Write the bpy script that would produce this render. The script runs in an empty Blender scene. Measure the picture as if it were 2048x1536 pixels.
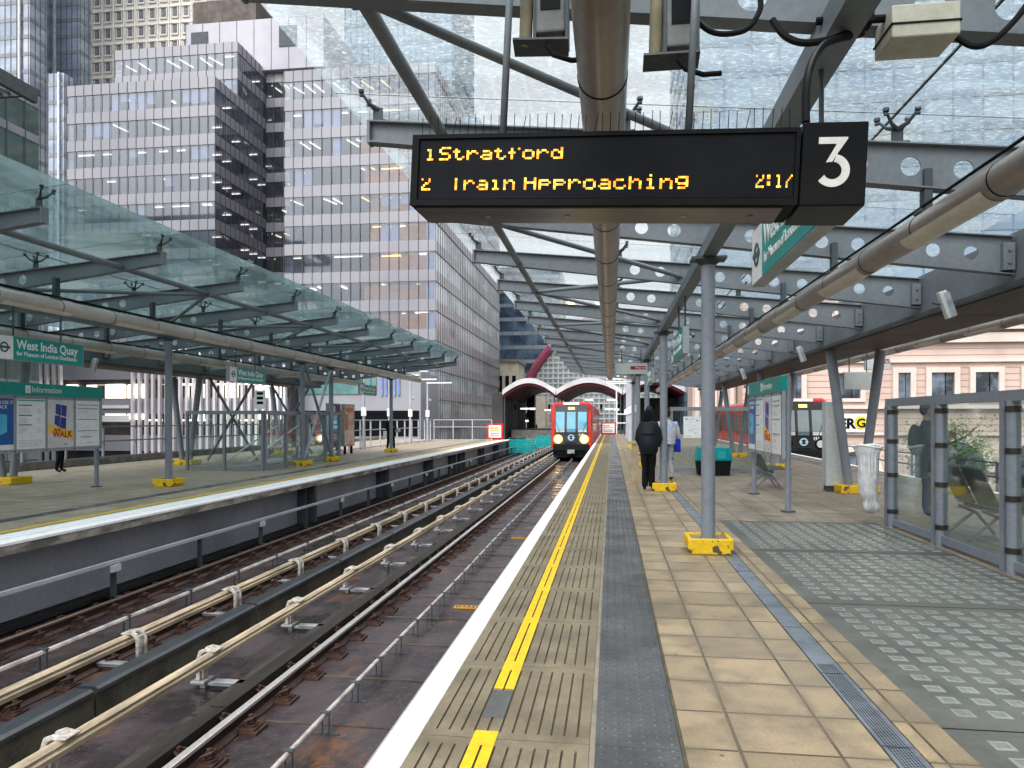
import bpy, bmesh, math, random
from mathutils import Vector, Matrix
R = math.radians
random.seed(7)
sc = bpy.context.scene
COL = sc.collection
# ------------------------------------------------------------------ camera, sky, sun, exposure
EYE = 1.55
FPX, HOR, CX = 1450.0, 838.0, 1024.0
YAW = math.atan(198 / FPX)
CS, SN = math.cos(YAW), math.sin(YAW)
cam = bpy.data.cameras.new("Camera"); camo = bpy.data.objects.new("Camera", cam); COL.objects.link(camo)
camo.location = (0, 0, EYE); camo.rotation_euler = (R(90), 0, YAW)
cam.sensor_width = 36; cam.lens = FPX / 2048 * 36; cam.shift_y = 70 / 2048
cam.clip_start = 0.05; cam.clip_end = 3000
sc.camera = camo
w = bpy.data.worlds.new("World"); sc.world = w; w.use_nodes = True
wn = w.node_tree; wn.nodes.clear()
sky = wn.nodes.new('ShaderNodeTexSky'); sky.sky_type = 'NISHITA'; sky.sun_disc = False
sky.sun_elevation = R(52); sky.sun_rotation = R(200); sky.dust_density = 6; sky.air_density = 1.2; sky.ozone_density = 1.5
hs = wn.nodes.new('ShaderNodeHueSaturation'); hs.inputs['Saturation'].default_value = 0.14; hs.inputs['Value'].default_value = 1.4
bg = wn.nodes.new('ShaderNodeBackground'); bg.inputs['Strength'].default_value = 0.15
wo = wn.nodes.new('ShaderNodeOutputWorld')
wn.links.new(sky.outputs[0], hs.inputs['Color']); wn.links.new(hs.outputs[0], bg.inputs[0]); wn.links.new(bg.outputs[0], wo.inputs[0])
sl = bpy.data.lights.new("Sun", 'SUN'); sl.energy = 1.3; sl.angle = R(11); sl.color = (1, .97, .93)
so = bpy.data.objects.new("Sun", sl); COL.objects.link(so)
so.rotation_euler = (R(38), 0, R(-20 + 180))
sc.view_settings.view_transform = 'Standard'; sc.view_settings.look = 'None'
sc.view_settings.exposure = 0.60; sc.view_settings.gamma = 1
sc.cycles.transparent_max_bounces = 24; sc.cycles.max_bounces = 7; sc.cycles.diffuse_bounces = 3; sc.cycles.glossy_bounces = 3
sc.cycles.use_denoising = True; sc.cycles.caustics_reflective = False; sc.cycles.caustics_refractive = False
sc.cycles.sample_clamp_indirect = 6

def W(px, py, d):
    lat = (px - CX) / FPX * d
    return Vector((lat * CS - d * SN, lat * SN + d * CS, EYE + (HOR - py) / FPX * d))
def PX(px, Y):                       # world X seen at image column px on the plane of constant Y
    k = (px - 1222) / 1463.5
    return k * CS * Y / (1 + k * SN) * 1.0
# ------------------------------------------------------------------ materials
MATS = {}
def nodes(name):
    m = bpy.data.materials.new(name); m.use_nodes = True
    nt = m.node_tree; b = nt.nodes['Principled BSDF']
    return m, nt, b
def ramp2(nt, fac, c1, c2, p1=.35, p2=.65):
    r = nt.nodes.new('ShaderNodeValToRGB'); e = r.color_ramp.elements
    e[0].position = p1; e[1].position = p2
    e[0].color = (*c1, 1) if len(c1) == 3 else c1; e[1].color = (*c2, 1) if len(c2) == 3 else c2
    nt.links.new(fac, r.inputs[0]); return r.outputs[0]
def coords(nt, scale=(1, 1, 1), loc=(0, 0, 0), rot=(0, 0, 0), kind='Object'):
    t = nt.nodes.new('ShaderNodeTexCoord'); mp = nt.nodes.new('ShaderNodeMapping')
    mp.inputs['Scale'].default_value = scale; mp.inputs['Location'].default_value = loc; mp.inputs['Rotation'].default_value = rot
    nt.links.new(t.outputs[kind], mp.inputs[0]); return mp.outputs[0]
def noise(nt, vec, scale, detail=4, rough=.6):
    n = nt.nodes.new('ShaderNodeTexNoise'); n.inputs['Scale'].default_value = scale
    n.inputs['Detail'].default_value = detail; n.inputs['Roughness'].default_value = rough
    if vec is not None: nt.links.new(vec, n.inputs['Vector'])
    return n.outputs['Fac']
def mixc(nt, fac, a, b, mode='MIX'):
    x = nt.nodes.new('ShaderNodeMix'); x.data_type = 'RGBA'; x.blend_type = mode
    for v, s in ((fac, x.inputs[0]), (a, x.inputs[6]), (b, x.inputs[7])):
        if isinstance(v, (int, float)): s.default_value = v
        elif isinstance(v, tuple): s.default_value = (*v, 1) if len(v) == 3 else v
        else: nt.links.new(v, s)
    return x.outputs[2]
def pm(name, c, c2=None, scale=2.0, rough=.5, rough2=None, metal=0, bump=0, bscale=30, stretch=(1, 1, 1), p=(.4, .65), spec=.28, emit=None, es=1):
    if name in MATS: return MATS[name]
    m, nt, b = nodes(name)
    if c2 is None: c2 = tuple(v * .72 for v in c)
    v = coords(nt, stretch)
    f = noise(nt, v, scale)
    cc = ramp2(nt, f, c, c2, *p)
    cc = mixc(nt, .34, cc, ramp2(nt, noise(nt, coords(nt, (1, 1, 1), (2, 5, 1)), 17, 5, .75), (.62,) * 3, (1.15,) * 3, .34, .6), 'MULTIPLY')
    nt.links.new(cc, b.inputs['Base Color'])
    b.inputs['Metallic'].default_value = metal
    b.inputs['Specular IOR Level'].default_value = spec
    if rough2 is not None:
        nt.links.new(ramp2(nt, f, (rough,) * 3, (rough2,) * 3), b.inputs['Roughness'])
    else: b.inputs['Roughness'].default_value = rough
    if bump:
        bn = nt.nodes.new('ShaderNodeBump'); bn.inputs['Strength'].default_value = bump; bn.inputs['Distance'].default_value = .02
        nt.links.new(noise(nt, v, bscale), bn.inputs['Height']); nt.links.new(bn.outputs[0], b.inputs['Normal'])
    if emit:
        b.inputs['Emission Color'].default_value = (*emit, 1); b.inputs['Emission Strength'].default_value = es
    MATS[name] = m; return m
def emi(name, c, s):
    if name in MATS: return MATS[name]
    m, nt, b = nodes(name)
    b.inputs['Base Color'].default_value = (*[v * .5 for v in c], 1)
    b.inputs['Emission Color'].default_value = (*c, 1); b.inputs['Emission Strength'].default_value = s
    MATS[name] = m; return m
def glassmat(name, tint, gloss=.1, film=(.5, .6, .6), film_lo=.05, film_hi=.3, nscale=1.2, drops=0, drop_scale=30, grough=.05, stretch=(1, 1, 1), transl=True):
    m, nt, b = nodes(name); nt.nodes.remove(b); out = nt.nodes['Material Output']
    tr = nt.nodes.new('ShaderNodeBsdfTransparent'); tr.inputs[0].default_value = (*tint, 1)
    v = coords(nt, stretch)
    fm = nt.nodes.new('ShaderNodeBsdfTranslucent' if transl else 'ShaderNodeBsdfDiffuse'); fm.inputs[0].default_value = (*film, 1)
    m1 = nt.nodes.new('ShaderNodeMixShader')
    ff = ramp2(nt, noise(nt, v, nscale, 6, .65), (film_lo,) * 3, (film_hi,) * 3, .38, .66)
    if drops:
        fine = ramp2(nt, noise(nt, coords(nt, (.45, 1, 1)), drop_scale, 2, .5), (0,) * 3, (drops,) * 3, .56, .66)
        ff = mixc(nt, 1.0, ff, fine, 'ADD')
        tint2 = ramp2(nt, noise(nt, coords(nt, (.4, 1, 1), (3, 7, 0)), drop_scale * 1.2, 2, .5), tint, tuple(q * .72 for q in tint), .64, .72)
        nt.links.new(tint2, tr.inputs[0])
    nt.links.new(ff, m1.inputs[0])
    nt.links.new(tr.outputs[0], m1.inputs[1]); nt.links.new(fm.outputs[0], m1.inputs[2])
    g = nt.nodes.new('ShaderNodeBsdfGlossy'); g.inputs['Roughness'].default_value = grough; g.inputs[0].default_value = (.9, .95, 1, 1)
    fr = nt.nodes.new('ShaderNodeLayerWeight'); fr.inputs[0].default_value = .25
    mul = nt.nodes.new('ShaderNodeMath'); mul.operation = 'MULTIPLY_ADD'; nt.links.new(fr.outputs['Facing'], mul.inputs[0])
    mul.inputs[1].default_value = .35; mul.inputs[2].default_value = gloss; mul.use_clamp = True
    m2 = nt.nodes.new('ShaderNodeMixShader'); nt.links.new(mul.outputs[0], m2.inputs[0])
    nt.links.new(m1.outputs[0], m2.inputs[1]); nt.links.new(g.outputs[0], m2.inputs[2]); nt.links.new(m2.outputs[0], out.inputs[0])
    MATS[name] = m; return m

def slabmat(name, c1, c2, mortar, size=.45, loc=(0, 0, 0), stain=(.09, .08, .07), rough=.75, ms=.007):
    m, nt, b = nodes(name); v = coords(nt, (1, 1, 1), loc)
    br = nt.nodes.new('ShaderNodeTexBrick'); br.offset = 0; br.inputs['Scale'].default_value = 1
    br.inputs['Brick Width'].default_value = size; br.inputs['Row Height'].default_value = size
    br.inputs['Mortar Size'].default_value = ms; br.inputs['Mortar Smooth'].default_value = .2; br.inputs['Bias'].default_value = 0
    br.inputs['Color1'].default_value = (*c1, 1); br.inputs['Color2'].default_value = (*c2, 1); br.inputs['Mortar'].default_value = (*mortar, 1)
    nt.links.new(v, br.inputs['Vector'])
    n = noise(nt, v, 2.2, 7, .7)
    f = ramp2(nt, n, (.0,) * 3, (.8,) * 3, .42, .66)
    c = mixc(nt, f, br.outputs['Color'], stain)
    b2 = nt.nodes.new('ShaderNodeTexBrick'); b2.offset = 0; b2.inputs['Scale'].default_value = 1; b2.inputs['Brick Width'].default_value = size; b2.inputs['Row Height'].default_value = size
    b2.inputs['Mortar Size'].default_value = size * .16; b2.inputs['Mortar Smooth'].default_value = 1
    dv = nt.nodes.new('ShaderNodeVectorMath'); dv.operation = 'MULTIPLY_ADD'; nn = nt.nodes.new('ShaderNodeTexNoise'); nn.inputs['Scale'].default_value = 5; nn.inputs['Detail'].default_value = 5
    nt.links.new(v, nn.inputs['Vector']); nt.links.new(nn.outputs['Color'], dv.inputs[0]); dv.inputs[1].default_value = (.16, .16, 0); nt.links.new(v, dv.inputs[2]); 
    sh = nt.nodes.new('ShaderNodeVectorMath'); sh.operation = 'SUBTRACT'; nt.links.new(dv.outputs[0], sh.inputs[0]); sh.inputs[1].default_value = (.08, .08, 0); nt.links.new(sh.outputs[0], b2.inputs['Vector'])
    ed = nt.nodes.new('ShaderNodeMath'); ed.operation = 'MULTIPLY'; nt.links.new(b2.outputs['Fac'], ed.inputs[0]); nt.links.new(ramp2(nt, noise(nt, v, 1.3, 4, .6), (.05,) * 3, (.75,) * 3, .4, .6), ed.inputs[1])
    c = mixc(nt, ed.outputs[0], c, tuple(q * .62 for q in c2))
    vs_ = nt.nodes.new('ShaderNodeTexVoronoi'); vs_.inputs['Scale'].default_value = 3.1; nt.links.new(v, vs_.inputs['Vector'])
    c = mixc(nt, ramp2(nt, vs_.outputs['Distance'], (.7,) * 3, (0,) * 3, .03, .05), c, (.05, .045, .035))
    n2 = noise(nt, v, 60, 3, .8)
    c = mixc(nt, .35, c, ramp2(nt, n2, (.55,) * 3, (1.25,) * 3, .35, .62), 'MULTIPLY')
    nt.links.new(c, b.inputs['Base Color'])
    nt.links.new(ramp2(nt, n, (rough,) * 3, (rough * .55,) * 3), b.inputs['Roughness'])
    bn = nt.nodes.new('ShaderNodeBump'); bn.inputs['Strength'].default_value = .5; bn.inputs['Distance'].default_value = .006
    inv = nt.nodes.new('ShaderNodeMath'); inv.operation = 'SUBTRACT'; inv.inputs[0].default_value = 1; nt.links.new(br.outputs['Fac'], inv.inputs[1])
    nt.links.new(inv.outputs[0], bn.inputs['Height']); nt.links.new(bn.outputs[0], b.inputs['Normal'])
    MATS[name] = m; return m

def bedmat():
    m, nt, b = nodes('wet_bed'); v = coords(nt)
    n1 = noise(nt, v, .9, 6, .65); n2 = noise(nt, coords(nt, (1, .5, 1), (5, 2, 0)), 1.6, 6, .7); n3 = noise(nt, v, 24, 4, .7)
    c = ramp2(nt, n1, (.050, .036, .040), (.022, .016, .018), .4, .62)
    c = mixc(nt, ramp2(nt, n2, (0,) * 3, (.85,) * 3, .56, .66), c, (.13, .055, .022))
    c = mixc(nt, ramp2(nt, n3, (0,) * 3, (.35,) * 3, .55, .7), c, (.16, .14, .13))
    nt.links.new(c, b.inputs['Base Color'])
    nt.links.new(ramp2(nt, n1, (.5,) * 3, (.12,) * 3, .44, .58), b.inputs['Roughness'])
    bn = nt.nodes.new('ShaderNodeBump'); bn.inputs['Strength'].default_value = .35; bn.inputs['Distance'].default_value = .03
    nt.links.new(noise(nt, v, 7, 5, .6), bn.inputs['Height']); nt.links.new(bn.outputs[0], b.inputs['Normal']); return m
STEEL = pm('steel_paint', (.15, .172, .19), (.115, .133, .15), 1.2, .45, bump=.03)
STEELD = pm('steel_dark', (.06, .075, .085), (.04, .05, .055), 1.5, .5)
POST = pm('post_paint', (.215, .24, .28), (.18, .20, .24), .8, .4)
GALV = pm('galvanised', (.42, .43, .45), (.3, .31, .33), 3, .4, metal=.4)
RAILP = pm('railing_paint', (.42, .45, .5), (.33, .36, .4), 1, .45)
BRONZE = pm('bronze_metal', (.34, .29, .255), (.27, .235, .21), .6, .32, metal=.55)
CREAM = pm('cream_lens', (.66, .61, .52), (.58, .54, .46), .8, .35)
BROWNS = pm('brown_soffit', (.105, .078, .06), (.055, .042, .034), .8, .6, bump=.2, stretch=(1, .4, 1))
YELP = pm('yellow_chipped', (.74, .47, .015), (.10, .075, .04), 11, .6, bump=.5, bscale=14, p=(.57, .60))
YELL = pm('yellow_paint', (.72, .47, .012), (.5, .33, .03), 9, .55, bump=.2, p=(.5, .75))
WHITEP = pm('white_edge', (.86, .86, .88), (.6, .6, .62), 5, .6, bump=.1, p=(.55, .85))
STONE = pm('ribbed_stone', (.215, .18, .12), (.135, .112, .075), 2.6, .8, rough2=.6, bump=.4, bscale=90)
STONEG = pm('groove_stone', (.105, .088, .06), (.07, .058, .04), 6, .85)
TACT = pm('tactile_grey', (.058, .062, .066), (.10, .104, .108), 1.7, .5, rough2=.22, bump=.15, bscale=60)
SLAB = slabmat('tan_paving', (.385, .295, .18), (.245, .19, .118), (.045, .035, .022), .452, (-.147, .12, 0), (.15, .12, .08), ms=.009)
SLABF = slabmat('worn_paving', (.31, .25, .185), (.24, .195, .145), (.06, .05, .04), .452, (-.147, .12, 0), (.14, .12, .1))
BLOCKC = pm('glass_block_concrete', (.135, .138, .122), (.092, .096, .085), 1.4, .55, rough2=.35, bump=.1)
BLOCKG = pm('block_glass', (.30, .32, .30), (.215, .235, .22), 5, .3, spec=.4)
DRAIN = pm('drain_metal', (.22, .25, .29), (.14, .16, .19), 5, .4, metal=.4)
DARK = pm('matt_dark', (.007, .008, .009), (.012, .012, .013), 3, .6, spec=.05)
BLACKG = pm('gloss_black', (.004, .005, .006), (.007, .007, .008), 3, .3, spec=.07)
CONC = pm('concrete', (.26, .25, .235), (.14, .13, .12), 2.5, .8, bump=.3)
CONCD = pm('dark_concrete', (.085, .08, .058), (.035, .032, .025), 1.6, .75, bump=.4)
RUBBER = pm('rubber_cap', (.035, .04, .048), (.02, .022, .026), 2, .35)
BED = bedmat()
RUST = pm('rusty_iron', (.060, .028, .020), (.024, .014, .012), 7, .7, bump=.3)
RAILT = pm('rail_head', (.55, .53, .52), (.40, .37, .35), 2, .4, metal=.5, stretch=(1, .1, 1))
RAILB = pm('rail_head_brown', (.26, .19, .14), (.15, .1, .08), 2, .3, metal=.7, stretch=(1, .1, 1))
CONDR = pm('conductor_cover', (.52, .42, .29), (.24, .19, .135), 4, .5, stretch=(3, .3, 3), bump=.15)
INSUL = pm('insulator_white', (.54, .51, .47), (.24, .21, .185), 15, .5, bump=.2)
PIPEW = pm('white_pipe', (.50, .46, .44), (.28, .25, .235), 5, .45)
TEAL = pm('teal_sign', (.0, .30, .27), (.0, .265, .24), 1, .35)
WHITE = pm('sign_white', (.82, .83, .84), (.75, .76, .78), 2, .4)
PALE = pm('pale_grey_panel', (.5, .53, .53), (.43, .46, .46), 1, .45)
BLUEP = pm('poster_blue', (.01, .10, .36), (.01, .08, .3), 2, .3)
LBLUE = pm('poster_light_blue', (.06, .42, .68), (.1, .5, .72), 3, .3)
NAVY = pm('poster_navy', (.015, .03, .2), (.03, .06, .3), 6, .3)
LILAC = pm('poster_pale', (.66, .62, .66), (.6, .57, .62), 2, .35)
ORANGE = pm('poster_yellow', (.85, .55, .07), (.8, .48, .05), 3, .35)
REDT = pm('poster_red', (.45, .03, .02), (.3, .02, .02), 3, .35)
INKG = pm('ink_grey', (.3, .33, .36), (.2, .23, .25), 9, .5)
RED = pm('train_red', (.52, .028, .022), (.32, .02, .016), 1.6, .28)
LEDM = emi('led_amber', (1.0, .34, .01), 1.0)
LEDM2 = emi('led_yellow', (1.0, .62, .06), 1.2)
LAMPW = emi('lamp_white', (1, .90, .74), 2.2)
HEADL = emi('headlight_warm', (1, .70, .30), 14)
WARM = emi('lamp_warm', (1, .62, .2), 2.2)
ROOFG = glassmat('roof_glass', (.60, .70, .71), .04, (.24, .31, .32), .10, .48, 1.1, drops=.10, drop_scale=30, stretch=(1, .35, 1))
ROOFGR = glassmat('roof_glass_wet', (.96, .985, .99), .015, (.78, .86, .88), .01, .11, 1.0, drops=.22, drop_scale=46, stretch=(.5, 1.2, 1))
SCRG = glassmat('screen_glass', (.86, .92, .90), .03, (.4, .46, .44), .01, .06, 2)
OFFG = glassmat('office_glass', (.60, .66, .78), .08, (.20, .24, .32), .14, .36, .12, transl=False)
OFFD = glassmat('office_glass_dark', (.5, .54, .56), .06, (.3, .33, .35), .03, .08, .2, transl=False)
BAGP = glassmat('bag_plastic', (.85, .86, .87), .08, (.78, .79, .81), .5, .92, 7, transl=False)
# ------------------------------------------------------------------ mesh helpers
class MB:
    def __init__(s): s.v = []; s.f = []; s.mi = []; s.cur = 0
    def add(s, vs, fs):
        o = len(s.v); s.v += [tuple(v) for v in vs]; s.f += [tuple(i + o for i in f) for f in fs]; s.mi += [s.cur] * len(fs); return s
    def box(s, x0, x1, y0, y1, z0, z1):
        x0, x1 = sorted((x0, x1)); y0, y1 = sorted((y0, y1)); z0, z1 = sorted((z0, z1))
        return s.add([(x0, y0, z0), (x1, y0, z0), (x1, y1, z0), (x0, y1, z0), (x0, y0, z1), (x1, y0, z1), (x1, y1, z1), (x0, y1, z1)],
                     [(3, 2, 1, 0), (4, 5, 6, 7), (0, 1, 5, 4), (1, 2, 6, 5), (2, 3, 7, 6), (3, 0, 4, 7)])
    def obox(s, c, M, h):
        o = len(s.v); t = MB().box(-h[0], h[0], -h[1], h[1], -h[2], h[2])
        return s.add([Vector(c) + M @ Vector(v) for v in t.v], t.f)
    def bar(s, a, b, wd, ht, up=(0, 0, 1)):
        a, b = Vector(a), Vector(b); d = (b - a); L = d.length
        if L < 1e-6: return s
        y = d.normalized(); u = Vector(up)
        x = y.cross(u)
        if x.length < 1e-4: x = y.cross(Vector((1, 0, 0)))
        x.normalize(); z = x.cross(y)
        M = Matrix((x, y, z)).transposed()
        return s.obox((a + b) / 2, M, (wd / 2, L / 2, ht / 2))
    def tube(s, pts, r, n=10, caps=True):
        pts = [Vector(p) for p in pts]; rs = r if isinstance(r, (list, tuple)) else [r] * len(pts)
        rings = []; px = None
        for i, p in enumerate(pts):
            t = (pts[min(i + 1, len(pts) - 1)] - pts[max(i - 1, 0)]).normalized()
            if px is None:
                px = t.cross(Vector((0, 0, 1)))
                if px.length < .01: px = t.cross(Vector((1, 0, 0)))
            px = (px - t * px.dot(t)).normalized(); py = t.cross(px)
            rings.append([p + (px * math.cos(2 * math.pi * k / n) + py * math.sin(2 * math.pi * k / n)) * rs[i] for k in range(n)])
        vs = [v for rg in rings for v in rg]; fs = []
        for i in range(len(rings) - 1):
            for k in range(n):
                a = i * n + k; b = i * n + (k + 1) % n; fs.append((a, b, b + n, a + n))
        if caps: fs += [tuple(range(n - 1, -1, -1)), tuple((len(rings) - 1) * n + k for k in range(n))]
        return s.add(vs, fs)
    def prism(s, poly, axis, a0, a1):                 # poly: 2D points; extruded along axis
        n = len(poly)
        def P(u, v, a): return {'x': (a, u, v), 'y': (u, a, v), 'z': (u, v, a)}[axis]
        vs = [P(u, v, a0) for u, v in poly] + [P(u, v, a1) for u, v in poly]
        fs = [tuple(range(n - 1, -1, -1)), tuple(range(n, 2 * n))] + [(i, (i + 1) % n, (i + 1) % n + n, i + n) for i in range(n)]
        return s.add(vs, fs)
    def disc(s, c, r, axis='y', t=.01, n=20, r2=None):
        poly = [(r * math.cos(2 * math.pi * k / n), r * math.sin(2 * math.pi * k / n)) for k in range(n)]
        if r2 is None:
            a = {'x': 0, 'y': 1, 'z': 2}[axis]; o = [c[i] for i in range(3) if i != a]
            return s.prism([(u + o[0], v + o[1]) for u, v in poly], axis, c[a] - t / 2, c[a] + t / 2)
        vs = []; fs = []
        def P(u, v, d):
            return {'x': (c[0] + d, c[1] + u, c[2] + v), 'y': (c[0] + u, c[1] + d, c[2] + v), 'z': (c[0] + u, c[1] + v, c[2] + d)}[axis]
        for rr, d in ((r, -t / 2), (r, t / 2), (r2, t / 2), (r2, -t / 2)):
            vs += [P(rr * math.cos(2 * math.pi * k / n), rr * math.sin(2 * math.pi * k / n), d) for k in range(n)]
        for q in range(4):
            for k in range(n): fs.append((q * n + k, q * n + (k + 1) % n, ((q + 1) % 4) * n + (k + 1) % n, ((q + 1) % 4) * n + k))
        return s.add(vs, fs)
    def build(s, name, mat, parent=None, smooth=False, bevel=0, loc=None):
        me = bpy.data.meshes.new(name); me.from_pydata(s.v, [], s.f)
        for m in (mat if isinstance(mat, (list, tuple)) else [mat]): me.materials.append(m)
        if any(s.mi): me.polygons.foreach_set('material_index', s.mi)
        bm = bmesh.new(); bm.from_mesh(me); bmesh.ops.recalc_face_normals(bm, faces=bm.faces); bm.to_mesh(me); bm.free()
        if smooth:
            for p in me.polygons: p.use_smooth = True
            try: me.set_sharp_from_angle(angle=R(40))
            except Exception: pass
        o = bpy.data.objects.new(name, me); COL.objects.link(o)
        if parent: o.parent = parent
        if loc: o.location = loc
        if bevel:
            md = o.modifiers.new('b', 'BEVEL'); md.width = bevel; md.segments = 2; md.limit_method = 'ANGLE'
        return o
def tag(o, label, cat, group=None, kind=None):
    if label: o['label'] = label
    if cat: o['category'] = cat
    if group: o['group'] = group
    if kind: o['kind'] = kind
    return o
def thing(name, label, cat, loc=(0, 0, 0), rz=0, group=None):
    o = bpy.data.objects.new(name, None); COL.objects.link(o); o.location = loc; o.rotation_euler = (0, 0, rz); o.empty_display_size = .2
    return tag(o, label, cat, group)
def struct(o):
    o['kind'] = 'structure'; return o
def ccopy(o, parent, loc=None, rot=None):
    c = o.copy(); COL.objects.link(c); c.parent = parent
    if loc is not None: c.location = loc
    if rot is not None: c.rotation_euler = rot
    return c
def tree_copy(root, loc, rz, label, group=None):
    r = root.copy(); COL.objects.link(r); r.location = loc; r.rotation_euler = (0, 0, rz); r['label'] = label
    if group: r['group'] = group
    def rec(a, b):
        for ch in list(a.children):
            c = ch.copy(); COL.objects.link(c); c.parent = b; rec(ch, c)
    rec(root, r); return r
def text(name, body, size, mat, parent, loc, rot=(R(90), 0, 0), ext=.002, bold=0, align='LEFT', sx=1):
    cu = bpy.data.curves.new(name, 'FONT'); cu.body = body; cu.size = size; cu.extrude = ext; cu.offset = bold; cu.align_x = align
    cu.resolution_u = 3
    tmp = bpy.data.objects.new('t', cu); me = bpy.data.meshes.new_from_object(tmp); bpy.data.objects.remove(tmp)
    me.materials.clear(); me.materials.append(mat)
    o = bpy.data.objects.new(name, me); COL.objects.link(o); o.parent = parent; o.location = loc; o.rotation_euler = rot; o.scale = (sx, 1, 1); return o
ORD = ['nearest', 'second', 'third', 'fourth', 'fifth', 'sixth', 'seventh', 'eighth', 'ninth', 'tenth', 'eleventh', 'twelfth', 'thirteenth', 'fourteenth', 'fifteenth', 'sixteenth', 'seventeenth']
# ------------------------------------------------------------------ setting: ground, platforms, track beds
ground = struct(MB().add([(-1500, -300, -9), (1500, -300, -9), (1500, 2000, -9), (-1500, 2000, -9)], [(0, 1, 2, 3)]).build('ground', pm('ground_mat', (.16, .165, .15), (.09, .1, .08), .15, .8)))
Y0, YR, YL = -4.0, 75.0, 54.0
struct(MB().box(-7.85, -1.35, Y0, 170, -1.6, -1.15).build('track_bed', BED))
struct(MB().box(8.3, 12.3, Y0, 110, -1.6, -1.15).build('track_bed', BED))
# wet shallow patches and slab joints on the near track bed
mb = MB()
for i in range(60):
    y = 1.5 + i * 1.15; mb.box(-3.05, -1.5, y, y + .03, -1.1495, -1.142)
struct(mb.build('track_bed_joint', CONCD))
# platform bodies
struct(MB().box(-.9, 7.9, Y0, YR, -1.4, -.05).box(-1.3, -.9, Y0, YR, -1.4, -.35).build('platform_body', CONC))
mb = MB().box(-1.08, -.93, Y0, YR, -.16, .004)
struct(mb.build('platform_edge', WHITEP, bevel=.008))
mb = MB(); mb.box(-.93, -.10, Y0, YR, -.05, -.010)
struct(mb.build('ribbed_paving_base', STONEG))
mb = MB(); pitch = .0638
for i in range(-3, 71):
    y = .35 + i * 1.04 + .0
    if y < Y0 or y + 1.03 > YR: continue
    mb.box(-.928, -.102, y + .004, y + .075, -.012, 0); mb.box(-.928, -.102, y + .965, y + 1.036, -.012, 0)
    if y < 32:
        for k in range(13):
            x = -.928 + k * pitch; mb.box(x + (.0 if k == 0 else .0055), min(x + pitch - .0055, -.102) if k < 12 else -.102, y + .075, y + .965, -.012, 0)
    else: mb.box(-.928, -.102, y + .075, y + .965, -.012, -.001)
struct(mb.build('ribbed_paving', STONE, bevel=0))
mb = MB(); xa = -.928 + 4 * pitch + .0055; xb = xa + pitch - .011; xc = xb + .011; xd = xc + pitch - .011
for i in range(-3, 71):
    y = .35 + i * 1.04
    for (a, b, full) in ((y, y + .078, 1), (y + .078, y + .962, 0), (y + .962, y + 1.04, 1)):
        if a < 3.72 < b or (a >= 3.7 and b <= 4.12): a = max(a, 4.10)
        if a < 4.12 and b > 4.12 and a > 3.72: a = 4.12
        if b <= a or b > YR: continue
        if full: mb.box(xa, xd, a, b, .0005, .0035)
        else: mb.box(xa, xb, a, b, .0005, .0035); mb.box(xc, xd, a, b, .0005, .0035)
struct(mb.build('yellow_line', YELL))
struct(MB().box(xa, xd, 3.72, 4.09, .0002, .0015).build('painted_out_line', pm('grey_paint', (.10, .105, .1), (.075, .08, .078), 7, .6)))
struct(MB().box(-.10, -.075, Y0, YR, -.05, .0).build('paving_kerb', pm('kerb_strip', (.25, .22, .17), (.18, .16, .12), 4, .7)))
mb = MB()
for i in range(int((YR - Y0) / .415)):
    y = Y0 + i * .415; mb.box(-.075, .325, y + .003, y + .412, -.05, -.002)
struct(mb.build('tactile_paving', TACT))
mb = MB()
for i in range(200):
    for k in range(6):
        y = .9 + i * .0692; x = -.04 + k * .0665
        n = 8; vs = []; 
        for rr, z in ((.0165, -.003), (.012, .003)):
            vs += [(x + rr * math.cos(2 * math.pi * q / n), y + rr * math.sin(2 * math.pi * q / n), z) for q in range(n)]
        mb.add(vs, [(q, (q + 1) % n, (q + 1) % n + n, q + n) for q in range(n)] + [tuple(range(n, 2 * n))])
o = struct(mb.build('tactile_blisters', TACT))
struct(MB().box(.328, .345, Y0, YR, -.05, -.004).build('paving_gap', STONEG))
struct(MB().box(.345, 1.262, Y0, YR, -.05, .0).build('paving', SLAB))
struct(MB().box(1.425, 1.64, Y0, YR, -.05, 0).build('paving', SLAB))
mb = MB().box(1.262, 1.425, Y0, YR, -.05, -.012)
struct(mb.build('drain_channel', STONEG))
mb = MB()
for i in range(40):
    y = -2.36 + i * 1.0
    mb.box(1.272, 1.288, y + .01, y + .99, -.012, .001); mb.box(1.399, 1.415, y + .01, y + .99, -.012, .001); mb.box(1.288, 1.399, y + .01, y + .99, -.012, -.001)
struct(mb.build('drain_cover', DRAIN))
mb = MB()
for i in range(170):
    y = 2.1 + i * .016
    for k in range(7): mb.box(1.293 + k * .0148, 1.300 + k * .0148, y, y + .007, -.0008, .0004)
struct(mb.build('drain_slots', DARK))
GB0 = 11.4
struct(MB().box(1.64, 3.9, Y0, GB0, -.05, -.001).build('glass_block_paving', BLOCKC))
mb = MB(); mg = MB()
for p in range(6):
    ye = GB0 - p * 2.5; ys = ye - 2.5
    if ye < 0: break
    mb.box(1.645, 3.9, ye - .012, ye - .002, -.001, .0006)
    for r_ in range(13):
        for c_ in range(12):
            x = 1.79 + c_ * .176; y = ys + .16 + r_ * .176
            if y < 1.6: continue
            j = random.uniform(-.004, .004)
            mg.cur = 0; mg.box(x + j + .002, x + .099 + j, y, y + .096, -.001, .0014); mg.cur = 1; mg.box(x + j + .02, x + .082 + j, y + .02, y + .078, .0014, .0018)
struct(mb.build('paving_joint', DARK)); o = mg.build('glass_paving_blocks', [BLOCKG, pm('block_inner', (.245, .265, .25), (.175, .195, .183), 6, .2, spec=.5)]); struct(o)
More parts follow.
